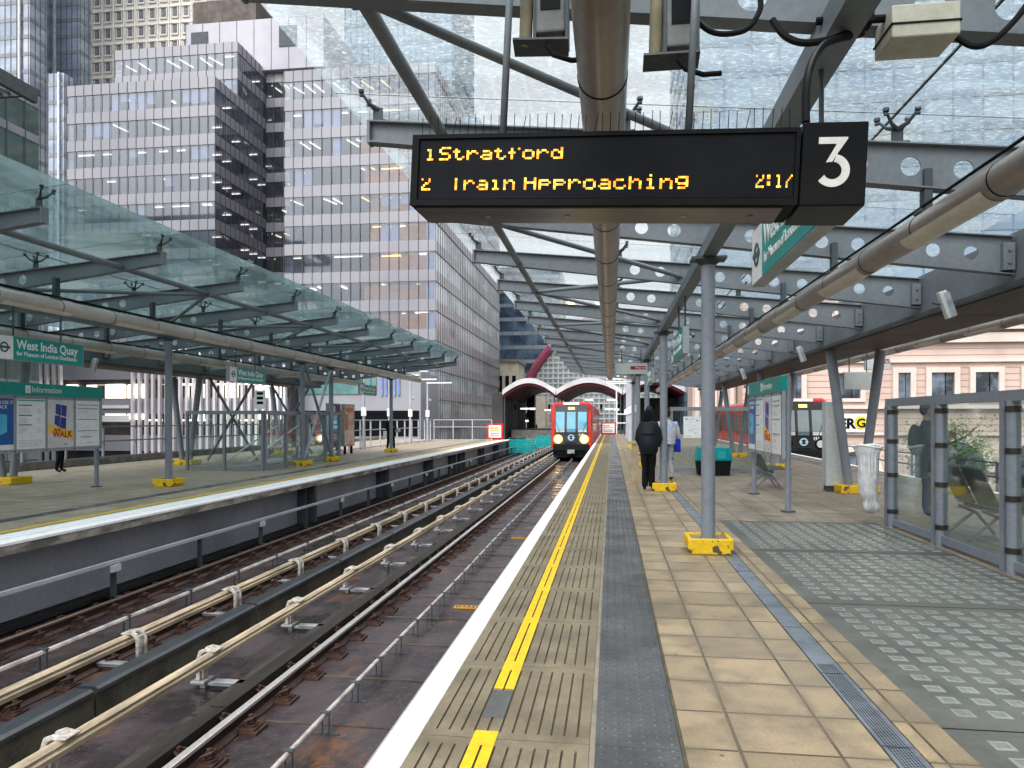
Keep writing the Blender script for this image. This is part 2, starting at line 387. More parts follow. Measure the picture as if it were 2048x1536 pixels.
struct(MB().box(3.9, 6.9, Y0, YR, -.05, .0).box(1.64, 3.9, GB0, YR, -.05, 0).build('paving', SLABF))
struct(MB().box(6.9, 7.3, Y0, YR, -.05, .002).build('tactile_paving', TACT))
struct(MB().box(7.3, 7.93, Y0, YR, -.05, .0).build('paving', STONE))
struct(MB().box(7.93, 8.1, Y0, YR, -.2, .006).build('platform_edge', WHITEP))
# left platform
struct(MB().box(-17.6, -7.95, Y0, YL, -1.4, -.03).build('platform_body', CONC))
struct(MB().box(-8.06, -7.75, Y0, YL, -.05, .004).box(-7.72, -7.45, Y0, YL, -.0295, .004).build('platform_edge', WHITEP))
mb = MB(); mb.box(-7.75, -7.46, Y0, YL, -.15, -.03)
struct(mb.build('platform_edge_slab', pm('edge_slab', (.34, .31, .28), (.12, .11, .1), 1.5, .8, bump=.3, stretch=(1, 1.2, 4), p=(.42, .6))))
struct(MB().box(-8.20, -8.06, Y0, YL, -.03, .001).box(-9.0, -8.32, Y0, YL, -.03, .001).build('paving', pm('far_stone', (.36, .31, .23), (.25, .21, .155), 2, .8)))
struct(MB().box(-8.32, -8.20, Y0, YL, -.03, .003).build('yellow_line', YELL))
struct(MB().box(-9.3, -9.0, Y0, YL, -.03, .002).build('tactile_paving', TACT))
struct(MB().box(-17.2, -9.3, Y0, YL, -.03, .0).build('paving', slabmat('far_paving_skylit', (.44, .36, .27), (.34, .28, .205), (.1, .08, .06), .452, (0, 0, 0), (.24, .2, .16))))  # lighter copy of the worn paving, sky light from the open gap put in
girder = thing('platform_girder', 'grey painted steel girder under the edge of the far platform', 'girder')
MB().box(-7.95, -7.85, Y0, YL, -1.1, -.16).build('web', pm('girder_paint', (.30, .31, .35), (.22, .23, .265), .5, .4), girder)
mb = MB()
for y in (4.2, 17.4, 23.6, 29.8, 34.5, 36.6, 42.4, 48): mb.box(-7.85, -7.62, y, y + .05, -1.1, -.2); mb.box(-7.85, -7.5, y + .3, y + .42, -1.13, -.16)
mb.build('stiffener', STEELD, girder)
wall = MB().box(-17.6, -17.25, Y0, YL, 0, .22).build('platform_kerb_wall', CONC); tag(wall, 'low concrete kerb along the back of the far platform', 'kerb wall')
# ------------------------------------------------------------------ tracks
def rail(x, label, top, nclip=60, y0=-3.0, y1=140, clip=True, side=1):
    t = thing('running_rail', label, 'rail', (x, 0, 0))
    prof = [(-.07, -1.15), (.07, -1.15), (.07, -1.135), (.012, -1.11), (.012, -1.04), (.035, -1.025), (-.035, -1.025), (-.012, -1.04), (-.012, -1.11), (-.07, -1.135)]
    MB().prism(prof, 'y', y0, y1).build('rail_web', RUST, t)
    MB().prism([(-.036, -1.025), (.036, -1.025), (.034, -1.0), (.025, -.994), (-.025, -.994), (-.034, -1.0)], 'y', y0, y1).build('rail_head', top, t)
    if clip:
        m = MB()
        for s in (-1, 1):
            m.box(-.2, .2, -.09, .09, -1.1495, -1.14) if s < 0 else None; m.box(s * .075, s * .23, -.11, .11, -1.15, -1.125); m.box(s * .085, s * .2, -.085, .085, -1.125, -1.108)
            m.tube([(s * .13, 0, -1.11), (s * .13, 0, -1.01)], .022, 8); m.tube([(s * .13, 0, -1.075), (s * .13, 0, -1.05)], .042, 6); m.tube([(s * .13, 0, -1.11), (s * .13, 0, -1.09)], .06, 8)
            m.tube([(s * .05, -.05, -1.10), (s * .10, -.06, -1.05), (s * .16, -.03, -1.03), (s * .17, .03, -1.03), (s * .10, .06, -1.05), (s * .05, .05, -1.10)], .013, 6)
        c0 = m.build('rail_clip', RUST, t, smooth=True); c0.location = (0, 1.3, 0)
        for i in range(1, nclip): ccopy(c0, t, (0, 1.3 + i * .66, 0))
    return t
rail(-3.22, 'shiny steel rail nearest the near platform, with rusty clips', RAILT)
rail(-1.76, 'rail hidden close under the white platform edge', RAILT, 1, clip=False)
rail(-5.5, 'brown rail beside the low wall between the two tracks', RAILB)
rail(-6.96, 'brown rail nearest the far platform girder', RAILB)
rail(9.0, 'left rail under the train on the far right', RAILT, 1, clip=False); rail(10.44, 'right rail under the train on the far right', RAILT, 1, clip=False)
def cond(x, z, label, flip, phase, pitch=2.35):
    t = thing('conductor_rail', label, 'conductor rail', (x, 0, 0))
    prof = [(-.05, z - .05), (.05, z - .05), (.055, z - .01), (.035, z + .0), (.045, z + .03), (.02, z + .05), (-.02, z + .05), (-.045, z + .03), (-.035, z), (-.055, z - .01)]
    MB().prism(prof, 'y', -3, 130).build('conductor_cover', CONDR, t)
    s = flip
    def arch(m, y):
        pts = [(s * -.06, z + .065), (s * .05, z + .085), (s * .12, z + .06), (s * .15, z - .02), (s * .15, -1.06), (s * .11, -1.06), (s * .11, z - .03), (s * .085, z + .03), (s * .04, z + .055), (s * -.06, z + .053)]
        m.prism(pts, 'y', y, y + .035)
    m = MB(); arch(m, -.075); arch(m, .04); m.box(s * .09, s * .125, -.04, .04, -1.05, z + .03); m.box(min(s * -.06, s * .06), max(s * -.06, s * .06), -.08, .08, z + .05, z + .066)
    m.cur = 1; m.box(s * .05, s * .2, -.1, .1, -1.09, -1.06); m.box(s * .08, s * .14, -.03, .03, -1.15, -1.09); m.box(-s * .0, s * .42 * -1, -.05, .05, -1.09, -1.07); m.box(s * -.42, s * .06, -.035, .035, -1.12, -1.09)
    c0 = m.build('insulator_bracket', [INSUL, GALV], t, bevel=.006); c0.location = (0, phase, 0)
    for i in range(1, 42): ccopy(c0, t, (0, phase + i * pitch, 0))
    return t
cond(-3.95, -.82, 'cream conductor rail with white hooked brackets beside the shiny rail', -1, 2.81, 2.0)
cond(-5.12, -.80, 'cream conductor rail with tall white brackets over the low dividing wall', 1, 3.13, 2.02)
t = thing('dividing_upstand', 'low concrete wall with black rubber cap between the two tracks', 'low wall')
mb = MB()
for i in range(45):
    y = -3 + i * 3.0; mb.box(-4.82, -4.62, y, y + 2.97, -1.15, -.93)
mb.build('concrete_upstand', CONCD, t)
mb = MB()
for i in range(45):
    y = -3 + i * 3.0; mb.prism([(-4.84, -.93), (-4.60, -.93), (-4.605, -.90), (-4.64, -.88), (-4.80, -.88), (-4.835, -.90)], 'y', y + .01, y + 2.95)
mb.build('rubber_cap', RUBBER, t)
t = thing('guard_timber', 'dark guard beam running beside the shiny rail', 'guard rail')
mb = MB()
for i in range(30): mb.box(-3.52, -3.36, -3 + i * 4.5, 1.47 + i * 4.5, -1.15, -.99)
mb.build('beam', pm('dark_timber', (.026, .022, .02), (.014, .012, .011), 3, .6, bump=.3, stretch=(3, .3, 3)), t)
mb = MB()
for i in range(30): mb.box(-3.70, -3.525, -3 + i * 4.5, 1.44 + i * 4.5, -1.15, -1.07)
mb.build('kerb', pm('kerb_dark', (.05, .045, .035), (.022, .018, .015), 2, .6, bump=.3), t)
def pipe(x, z, r, label, mat, pitch, posts, y1=120, name='conduit_pipe', wob=0):
    t = thing(name, label, 'pipe', (x, 0, 0))
    pts = [(math.sin(y * .7) * wob, y, z) for y in [(-3 + q * 1.5) for q in range(int((y1 + 3) / 1.5))]]
    MB().tube(pts, r, 8).build('pipe', mat, t, smooth=True)
    m = MB(); y = 1.6
    while y < 60:
        m.box(-r - .012, -r - .004, y, y + .02, -1.15, z + r); m.box(r + .004, r + .012, y, y + .02, -1.15, z + r); m.box(-r - .02, r + .02, y - .008, y + .03, z + r, z + r + .012)
        m.box(-.12, .12, y, y + .02, -1.15, -1.135); y += pitch
    m.build('pipe_support', posts, t); return t
pipe(-2.42, -.985, .022, 'thin grey conduit pipe on little stands between the near rails', PIPEW, .72, STEELD, wob=.01)
pipe(-6.02, -.95, .034, 'white pipe on short stands between the far rails', PIPEW, 1.35, STEELD)
t = thing('cable_handrail', 'pale grey handrail tube in front of the far platform girder', 'handrail', (-7.35, 0, 0))
MB().box(-.03, .03, -3, 90, -.605, -.555).build('rail_tube', RAILP, t)
mb = MB()
for i in range(40): mb.box(-.05, .02, -1.6 + i * 2.3, -1.55 + i * 2.3, -1.15, -.61); mb.box(-.03, .14, -1.6 + i * 2.3, -1.5 + i * 2.3, -1.14, -1.1)
mb.build('stanchion', STEELD, t)
mb = MB()
for i in range(9): mb.box(.021, .06, .6 + i * 4.6, .8 + i * 4.6, -.72, -.62)
mb.build('junction_box', PALE, t)
t = thing('cable_tray', 'black cables lying along the foot of the far platform girder', 'cables')
mb = MB()
for k in range(4): mb.tube([(-7.72 + k * .085, -3, -1.11 + .01 * (k % 2)), (-7.70 + k * .085, 30, -1.11), (-7.73 + k * .085, 90, -1.11)], .028, 6)
mb.build('cable', DARK, t, smooth=True)
# number plates
for i, (px, py, tx) in enumerate(((935, 1210, 'D2536'), (1040, 1073, 'D2538'))):
    d = 2.66 * FPX / (py - HOR); p = W(px, py, d)
    t = thing('number_plate', ['orange number plate reading D2536 on the track bed by the platform edge', 'orange number plate reading D2538 farther along the track bed'][i], 'plate', (p.x, p.y, -1.145), 0, 'orange plates on the track bed')
    M = MB().box(-.19, .19, -.075, .075, .0, .012); M.build('plate', pm('plate_orange', (.55, .27, .03), (.35, .16, .03), 20, .5, p=(.5, .7)), t)
    text('lettering', tx, .13, DARK, t, (-.175, -.045, .0135), (0, 0, 0), .0008)
# ------------------------------------------------------------------ canopies
BAY = 2.45
def canopy(label, mx, ys, n):
    f = (lambda x: x) if mx is None else (lambda x: mx - x)
    t = thing('platform_canopy', label, 'canopy')
    dz = 0 if mx is None else .0
    bot = lambda x: 4.02 - (x + 2.12) * .1314
    top = lambda x: 4.19 - (x + 2.12) * .0952
    def beam(name, x0, x1, bt, tp, holes):
        m = MB(); th = .006; hs = sorted(holes); xs = [x0]; cells = []
        for h in hs: cells.append((h - .13, h + .13, h)); 
        segs = []; cur = x0
        for a, b, h in cells: segs.append((cur, a, None)); segs.append((a, b, h)); cur = b
        segs.append((cur, x1, None))
        for a, b, h in segs:
            if b - a < 1e-4: continue
            if h is None:
                m.prism([(f(a), bt(a)), (f(b), bt(b)), (f(b), tp(b)), (f(a), tp(a))], 'y', -th, th)
            else:
                N = 24; zc = (bt(h) + tp(h)) / 2; r = .077
                for yy in (-th, th):
                    outer = []; inner = []
                    for k in range(N):
                        an = 2 * math.pi * k / N; c, s_ = math.cos(an), math.sin(an); q = max(abs(c), abs(s_)); u, v = c / q, s_ / q
                        x = h + u * .13; z = bt(x) + (v + 1) / 2 * (tp(x) - bt(x))
                        outer.append((f(x), yy, z)); inner.append((f(h + r * c), yy, zc + r * s_))
                    m.add(outer + inner, [(k, (k + 1) % N, (k + 1) % N + N, k + N) for k in range(N)])
                rim = [(f(h + r * math.cos(2 * math.pi * k / N)), -th, zc + r * math.sin(2 * math.pi * k / N)) for k in range(N)]
                rim2 = [(p[0], th, p[2]) for p in rim]
                m.add(rim + rim2, [(k, (k + 1) % N, (k + 1) % N + N, k + N) for k in range(N)])
        for fn, dz_ in ((bt, -.012), (tp, 0)):
            pts = [(f(x0), fn(x0) + dz_), (f(x1), fn(x1) + dz_), (f(x1), fn(x1) + dz_ + .012), (f(x0), fn(x0) + dz_ + .012)]
            m.prism(pts, 'y', -.06, .06)
        return m
    holes = [.36, .74, 1.62, 2.0, 2.4, 2.8, 3.2, 3.6, 4.0]
    mb = beam('b', -2.12, 4.42, bot, top, holes)
    mb.prism([(f(-2.12), 4.0), (f(-2.145), 4.0), (f(-2.145), 4.2), (f(-2.12), 4.2)], 'y', -.06, .06)
    mb.box(f(4.30), f(4.42), -.075, .075, 3.20, 3.50)
    for zz in (3.28, 3.42):
        for yy in (-.08, .08): mb.disc((f(4.36), yy, zz), .018, 'y', .02, 8)
    b0 = mb.build('crossbeam', STEEL, t)
    bot2 = lambda x: 3.15 + (x - 5.6) * .2; top2 = lambda x: 3.56 + (x - 5.6) * .145
    b1 = beam('b', 5.66, 9.3, bot2, top2, [6.0, 6.4, 6.8]).build('outer_crossbeam', STEEL, t)
    # spider fixing
    def spider(tip):
        m = MB(); z0 = -.26
        m.box(-.045, .045, -.006, .006, z0, z0 + .13); m.box(-.08, .08, -.05, .05, z0, z0 + .01)
        for a, b in (((-1, -1), (-1, 1)) if tip else ((-1, -1), (1, -1), (-1, 1), (1, 1))) if False else (((-1, -1), (-1, 1)) if tip else ((-1, -1), (1, -1), (-1, 1), (1, 1))):
            e = Vector((a * .12 * (1 if mx is None else -1), b * .1, -.03)); m.tube([(0, 0, z0 + .12), (e.x * .5, e.y * .5, z0 + .15), e], [.022, .016, .011], 6)
            m.tube([e, e + Vector((0, 0, .025))], .026, 8)
            m.tube([e + Vector((0, 0, -.03)), e + Vector((0, 0, -.015))], .02, 8)
        return m.build('glass_fixing', STEELD, t)
    gz = lambda x: top(x) + .27
    s_tip = spider(True); s_mid = spider(False)
    n = len(ys)
    for i, y in enumerate(ys):
        if i == 0: b0.location = (0, y, 0); b1.location = (0, y, 0)
        else: ccopy(b0, t, (0, y, 0)); ccopy(b1, t, (0, y, 0))
        for j, (x, src) in enumerate(((-2.06, s_tip), (.12, s_mid), (2.3, s_mid))):
            L = (f(x), y, gz(x))
            if i == 0 and j < 2: src.location = L
            else: ccopy(src, t, L)
    # panes
    gl = ROOFG if mx is not None else ROOFGR
    for (a, b) in ((-2.45, .115), (.125, 2.295), (2.305, 4.45)):
        m = MB(); m.add([(f(a), .006, gz(a)), (f(b), .006, gz(b)), (f(b), BAY - .006, gz(b)), (f(a), BAY - .006, gz(a))], [(0, 1, 2, 3)])
        g0 = m.build('glass_pane', gl, t); g0.location = (0, ys[0], 0)
        md = g0.modifiers.new('s', 'SOLIDIFY'); md.thickness = .012
        g0.scale.y = (ys[1] - ys[0]) / BAY
        for q in range(1, n - 1): ccopy(g0, t, (0, ys[q], 0)).scale.y = (ys[q + 1] - ys[q]) / BAY
    m = MB(); m.add([(f(5.65), ys[0], 3.84), (f(9.5), ys[0], 4.4), (f(9.5), ys[-1], 4.4), (f(5.65), ys[-1], 3.84)], [(0, 1, 2, 3)]); m.build('outer_glass', gl, t)
    y0, y1 = ys[0] - .1, ys[-1] + .1
    # black gasket joints
    m = MB()
    for x in (.12, 2.3): m.prism([(f(x) - .008, gz(x) - .012), (f(x) + .008, gz(x) - .012), (f(x) + .008, gz(x) + .004), (f(x) - .008, gz(x) + .004)], 'y', y0, y1)
    for y in ys: m.add([(f(-2.45), y - .006, gz(-2.45) - .013), (f(4.45), y - .006, gz(4.45) - .013), (f(4.45), y + .006, gz(4.45) - .013), (f(-2.45), y + .006, gz(-2.45) - .013)], [(0, 1, 2, 3)])
    m.build('glass_joint', DARK, t)
    m = MB(); xp = -1.42; m.tube([(f(xp), y0, 3.97), (f(xp), y1, 3.97)], .048, 12); m.build('purlin', STEEL, t, smooth=True)
    first = None
    for i in range(1, n, 2):
        for s in (-1, 1):
            if not (0 <= i + s < n): continue
            if first is None or True:
                m = MB(); m.tube([(f(xp) , 0, 3.95), (f(1.05), ys[i + s] - ys[i], 3.70)], .034, 10)
                br = m.build('brace', STEEL, t, smooth=True); br.location = (0, ys[i], 0)
        m = MB(); m.box(f(xp) - .07, f(xp) + .07, -.09, .09, 3.93, 3.945); k = m.build('gusset', STEELD, t); k.location = (0, ys[i], 0)
    MB().box(f(1.05), f(1.21), y0, y1, 3.44, 3.585).build('longitudinal_beam', STEEL, t)
    # gutter
    m = MB(); m.box(f(4.44), f(4.455), y0, y1, 3.08, 3.62); m.box(f(5.63), f(5.645), y0, y1, 3.08, 3.62)
    m.build('gutter_side', STEEL, t)
    MB().box(f(4.455), f(5.63), y0, y1, 3.10, 3.13).box(f(4.40), f(4.50), y0, y1, 3.02, 3.075).box(f(5.58), f(5.68), y0, y1, 3.02, 3.075).build('gutter_flange', STEELD, t)
    m = MB(); k = 0
    y = y0
    while y < y1:
        m.box(f(4.505), f(5.575), y, min(y + 2.42, y1), 3.005, 3.095); y += 2.45
    m.build('gutter_soffit', BROWNS, t)
    return t, ys
canR, ysR = canopy('butterfly glass canopy on grey perforated beams over the near platform', None, [1.3, 3.97, 6.25] + [8.75 + BAY * q for q in range(13)], 0)
canL, ysL = canopy('butterfly glass canopy on grey perforated beams over the far platform', -9.17, [15.56 + BAY * (q - 6) for q in range(14)], 0)
# light tubes hung below the beams
PTUBE = pm('toplit_tube', (.46, .43, .40), (.38, .35, .32), .6, .4, metal=.2)  # paler copy of the bronze housing, light on the tube tops put in
def ltube(x, z, y0, y1, label, lens, r=.117, seam=BAY / 2, mat=None):
    t = thing('light_tube', label, 'light fitting', (x, 0, 0), 0, 'long tubular light fittings under the canopies')
    m = MB(); m.tube([(0, y0, z), (0, y1, z)], r, 28)
    m.build('housing', mat or BRONZE, t, smooth=True)
    m = MB(); y = y0 + .4
    while y < y1: m.tube([(0, y, z), (0, y + .012, z)], r + .003, 28); y += seam
    m.build('seam_ring', DARK, t, smooth=True)
    m = MB(); y = y0 + 1.6
    while y < y1 - .5: m.box(-.03, .03, y - .05, y + .05, z + r, z + r + .34); m.box(-.07, .07, y - .07, y + .07, z + r - .01, z + r + .02); y += BAY
    m.build('hanger', STEELD, t)
    m = MB()
    for s in (-.045, .045): m.tube([(s, y0, z + r + .035), (s, y1, z + r + .035)], .012, 6)
    m.build('top_cable', DARK, t)
    if lens:
        m = MB(); N = 10; y = y0 + .5
        while y < y1 - 1.4:
            ring = []
            a0, a1 = R(205), R(320)
            for yy in (y, y + 1.35):
                ring += [(math.cos(a0 + (a1 - a0) * k / N) * (r + .004), yy, z + math.sin(a0 + (a1 - a0) * k / N) * (r + .004)) for k in range(N + 1)]
            m.add(ring, [(k, k + 1, k + 1 + N + 1, k + N + 1) for k in range(N)]); y += BAY
        m.build('diffuser', CREAM, t, smooth=True)
    return t
ltube(-.04, 3.18, .6, 28.5, 'brown metal light tube running above the yellow line past the departure board', False)
ltube(2.52, 3.10, 2.2, 40, 'brown light tube with cream lenses on the right of the near platform', True)
ltube(7.1, 3.30, 4, 40, 'light tube seen beyond the brown gutter soffit on the right', True, .1)
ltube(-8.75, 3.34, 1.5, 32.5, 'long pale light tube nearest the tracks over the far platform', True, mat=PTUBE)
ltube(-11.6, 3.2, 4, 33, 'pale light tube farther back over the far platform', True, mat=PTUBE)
# columns
def column(x, y, label, base=True, h=3.44, big=.08):
    t = thing('canopy_column', label, 'column', (x, y, 0), 0, 'round grey columns with yellow bases')
    m = MB(); m.tube([(0, 0, 0.02), (0, 0, h - .09)], big, 20); m.build('pole', POST, t, smooth=True)
    MB().box(-.2, .2, -.13, .13, h - .03, h).tube([(0, 0, h - .09), (0, 0, h - .03)], [big + .005, big + .07], 16).build('cap_plate', STEELD, t)
    if base:
        m = MB(); m.box(-.21, .21, -.22, .22, 0, .05); m.box(-.225, .225, -.25, -.20, 0, .18); m.box(-.225, .225, .20, .25, 0, .18)
        m.box(-.255, -.205, -.24, .24, .05, .18); m.box(.205, .255, -.24, .24, .05, .18)
        m.build('base_guard', YELP, t, bevel=.015)
        MB().box(-.204, .204, -.198, .198, .05, .15).build('base_fill', CONC, t)
    return t
for i, y in enumerate((8.75, 16.0, 23.4, 30.7, 38.0)):
    column(1.13, y, f'{ORD[i]} round grey column with yellow base on the near platform')
for i, y in enumerate((15.56, 22.9, 25.4, 32.7)):
    column(-10.15, y, ['tall grey column with yellow base just right of the left information board', 'grey column at the near end of the X brace on the far platform', 'grey column at the far end of the X brace on the far platform', 'grey column with yellow base behind the woman with bags'][i])
column(-10.15, 8.2, 'grey column with yellow base at the near end of the far platform')
t = thing('cross_brace', 'X-shaped tube brace between two columns on the far platform', 'brace', (-10.15, 0, 0))
MB().tube([(0, 22.98, .15), (0, 25.32, 3.3)], .045, 10).build('brace_tube', RAILP, t, smooth=True)
MB().tube([(.08, 22.98, 3.3), (.08, 25.32, .15)], .045, 10).build('brace_tube', POST, t, smooth=True)
def vcol(x, y, label, s=1):
    t = thing('leaning_column', label, 'column', (x, y, 0), 0, 'V-shaped column pairs under the canopy gutters')
    for a in (-1, 1):
        MB().tube([(a * .12, 0, .02), (a * .50, 0, 2.98)], [.085, .105], 16).build('leg', POST, t, smooth=True)
    m = MB(); m.box(-.38, .38, -.32, .32, 0, .17); m.build('base_guard', YELP, t, bevel=.02)
    return t
for i, y in enumerate((8.3, 16.1, 23.4, 30.7, 38.0)):
    vcol(5.1, y, ['nearest pair of leaning columns beside the glass screen', 'V-shaped columns beside the hanging waste bag', 'V-shaped columns beside the red train on the right', 'fourth V-shaped column pair along the right gutter', 'farthest V-shaped column pair along the right gutter'][i])
for i, y in enumerate((8.2, 15.56, 22.9, 30.2)):
    vcol(-14.3, y, ['V-shaped columns at the near end of the far platform', 'V-shaped columns behind the left information board', 'V-shaped columns behind the glass enclosure', 'farthest V-shaped columns on the far platform'][i])
for i, y in enumerate((23.9, 28.6)):
    t = thing('lattice_brace', ['crossed dark steel braces behind the glass enclosure', 'crossed dark steel braces near the stairs'][i], 'brace', (-13.2, y, 0))
    MB().tube([(-.9, 0, .1), (.9, 0, 3.0)], .05, 8).build('brace_tube', STEEL, t); MB().tube([(-.9, .12, 3.0), (.9, .12, .1)], .05, 8).build('brace_tube', STEEL, t)
# ------------------------------------------------------------------ station name signs
def roundel(parent, c, r, mat, y=-.003, barc=None):
    m = MB(); m.disc((c[0], y, c[1]), r, 'y', .004, 28, r2=r * .70); m.build('roundel_ring', mat, parent)
    m = MB(); m.box(c[0] - r * 1.35, c[0] + r * 1.35, y - .004, y - .001, c[1] - r * .2, c[1] + r * .2); m.build('roundel_bar', barc or mat, parent)
def nsign(x, y, rz, label, zb=2.53, L=1.95, H=.38, flip=False):
    t = thing('station_sign', label, 'sign', (x, y, zb), rz, 'teal West India Quay signs hanging from the canopies')
    MB().box(-.02, L + .02, .0, .09, -.012, H + .012).build('sign_box', pm('sign_case', (.3, .33, .34), (.24, .26, .27), 2, .4), t)
    MB().box(.0, .36, -.004, -.0005, 0, H).build('white_panel', WHITE, t)
    MB().box(.362, L, -.004, -.0005, 0, H).build('teal_panel', TEAL, t)
    roundel(t, (.18, H / 2), .085, pm('roundel_dark', (.03, .09, .11), (.02, .07, .09), 2, .4), -.008)
    text('lettering', 'West India Quay', .215, WHITE, t, (.43, -.006, H * .50), bold=.0035, sx=.93)
    text('small_lettering', 'for Museum of London Docklands', .105, WHITE, t, (.43, -.006, H * .20), bold=.001, sx=.93)
    m = MB()
    for q in (.45, L - .45): m.tube([(q, .08, H + .02), (q, .08, 3.46 - zb)], .014, 6)
    m.build('hanging_rod', STEELD, t)
    return t
nsign(1.05, 5.62, R(-90), 'teal West India Quay sign just behind the departure board', 2.55)
nsign(1.05, 12.9, R(-90), 'teal West India Quay sign hanging by the second column on the near platform', 2.53)
nsign(1.05, 21.5, R(-90), 'small distant teal West India Quay sign on the near platform', 2.53)
nsign(-9.75, 10.35, R(90), 'large teal West India Quay sign at the left of the photo')
nsign(-9.75, 17.55, R(90), 'teal West India Quay sign hanging above the glass enclosure')
nsign(-9.75, 27.4, R(90), 'smallest teal West India Quay sign by the ladder of the far platform')
# ------------------------------------------------------------------ information boards
def poster(t, x, wd, z0, z1, kind):
    m = MB(); m.box(x, x + wd, -.012, -.004, z0, z1)
    h = z1 - z0
    base = {'blue': BLUEP, 'time': WHITE, 'walk': LILAC, 'notice': WHITE, 'map': PALE}[kind]
    p = m.build('poster', base, t); 
    def bx(a, b, c, d, mat, k=1): 
        q = MB().box(x + wd * a, x + wd * b, -.012 - .0015 * k - .001, -.012 - .0002, z0 + h * c, z0 + h * d).build('print', mat, p); return q
    if kind == 'blue':
        bx(0, 1, 0, .1, WHITE)
        q = MB().prism([(x + wd * .12, z0 + h * .34), (x + wd * .55, z0 + h * .29), (x + wd * .78, z0 + h * .35), (x + wd * .78, z0 + h * .68), (x + wd * .3, z0 + h * .72), (x + wd * .12, z0 + h * .67)], 'y', -.0145, -.0125); q.build('print', LBLUE, p)
        bx(.16, .4, .45, .53, NAVY, 2)
        text('print', "DON'T LOSE IT", wd * .13, WHITE, p, (x + wd * .1, -.014, z0 + h * .89)); text('print', 'GET BACK', wd * .13, WHITE, p, (x + wd * .18, -.014, z0 + h * .80))
    elif kind == 'time':
        bx(0.02, .98, .96, .985, TEAL)
        for k, z in enumerate((.86, .66, .47)):
            bx(.07, .52, z, z + .025, TEAL)
            for q in range(4): bx(.07, .07 + random.uniform(.2, .42), z - .05 - q * .028, z - .045 - q * .028, INKG); bx(.7, .7 + random.uniform(.1, .2), z - .05 - q * .028, z - .045 - q * .028, INKG)
        for q in range(5): bx(.07, .9, .05 + q * .03, .055 + q * .03, INKG)
    elif kind == 'walk':
        MB().prism([(x, z0 + h * .32), (x + wd, z0 + h * .14), (x + wd, z0 + h * .33), (x, z0 + h * .5)], 'y', -.0145, -.0125).build('print', ORANGE, p)
        for (a, b, c, d, s) in ((.28, .5, .66, .9, .06), (.5, .72, .64, .88, .04), (.24, .46, .42, .66, .08), (.46, .7, .38, .62, .04)):
            MB().prism([(x + wd * a, z0 + h * (c + s)), (x + wd * (b - .02), z0 + h * c), (x + wd * b, z0 + h * d), (x + wd * (a + .02), z0 + h * (d + .02))], 'y', -.0165, -.0145).build('print', NAVY, p)
        text('print', 'WALK', wd * .27, REDT, p, (x + wd * .17, -.017, z0 + h * .215), bold=.004)
        text('print', 'MORE', wd * .1, REDT, p, (x + wd * .22, -.017, z0 + h * .35), bold=.002)
        bx(.05, .5, .1, .105, INKG); bx(.05, .4, .05, .055, INKG); bx(.65, .72, .05, .075, NAVY)
    else:
        for k, z in enumerate((.9, .82, .58, .33)): bx(.06, .94, z, z + .018, INKG)
        for q in range(22): 
            a = random.uniform(.06, .5); z = random.uniform(.05, .8); bx(a, a + random.uniform(.1, .4), z, z + .005, INKG)
    return p
def iboard(x, y, rz, label, kinds, L, zb=.88, zt=2.27):
    t = thing('information_board', label, 'notice board', (x, y, 0), rz)
    MB().box(-.03, L + .03, -.003, .05, zb, zt - .25).build('board_frame', pm('board_grey', (.3, .33, .36), (.26, .29, .31), 1, .4), t)
    MB().box(-.03, L + .03, -.02, .07, zt - .25, zt).build('header', TEAL, t)
    text('lettering', 'Information', .17, WHITE, t, (L * .5, -.023, zt - .18)); 
    MB().box(L * .5 - .16, L * .5 - .03, -.026, -.0205, zt - .2, zt - .05).build('info_symbol', WHITE, t)
    text('lettering', 'i', .13, TEAL, t, (L * .5 - .11, -.028, zt - .175))
    MB().box(0, .12, -.026, -.0205, zt - .21, zt - .04).build('white_panel', WHITE, t)
    n = len(kinds); wd = (L - .08 * (n + 1)) / n
    for k, kd in enumerate(kinds): poster(t, .08 + k * (wd + .08), wd, zb + .07, zt - .32, kd)
    m = MB()
    for k in range(n + 1):
        for z in (zb + .03, zt - .285): m.disc((.04 + k * (wd + .08), -.008, z), .014, 'y', .01, 8)
    m.build('bolt', DARK, t)
    for q in (.02, L - .02):
        c = MB().tube([(q, .1, 0), (q, .1, zt)], .05, 14).build('leg', POST, t, smooth=True)
        MB().tube([(q, .1, 0), (q, .1, .02)], .12, 16).build('foot_plate', STEELD, c)
    return t
iboard(-11.55, 11.1, R(90), 'information board with teal header and blue poster at the far left', ['notice', 'blue', 'time', 'walk', 'notice'], 4.05)
iboard(2.83, 15.55, R(-90), 'information board with teal header seen edge-on on the near platform', ['blue', 'time', 'walk', 'notice'], 2.95)
# ------------------------------------------------------------------ departure board
pL = W(824, 333, 3.15); pR = W(1731, 322, 2.83)
ang = math.atan2(pR.y - pL.y, pR.x - pL.x); Ld = math.hypot(pR.x - pL.x, pR.y - pL.y)
dep = thing('departure_board', 'black departure board with amber dot letters and a white 3', 'departure board', (pL.x, pL.y, (pL.z + pR.z) / 2 + .026), ang)
dep.rotation_euler = (0, math.atan2(pL.z - pR.z, Ld) , ang)
H = .152; LB = Ld * .867
MB().box(0, LB, 0, .27, -H, H).build('case', DARK, dep, bevel=.006)
MB().box(.035, LB - .02, -.002, .002, -H + .03, H - .022).build('screen_glass', pm('screen_black', (.006, .007, .010), (.010, .011, .015), 3, .4, spec=.06), dep)
m = MB(); m.box(.0, LB, -.012, -.001, H - .018, H); m.box(0, LB, -.012, -.001, -H, -H + .025); m.box(0, .03, -.012, -.001, -H + .025, H - .018); m.box(LB - .016, LB, -.012, -.001, -H + .025, H - .018)
m.build('bezel', BLACKG, dep)
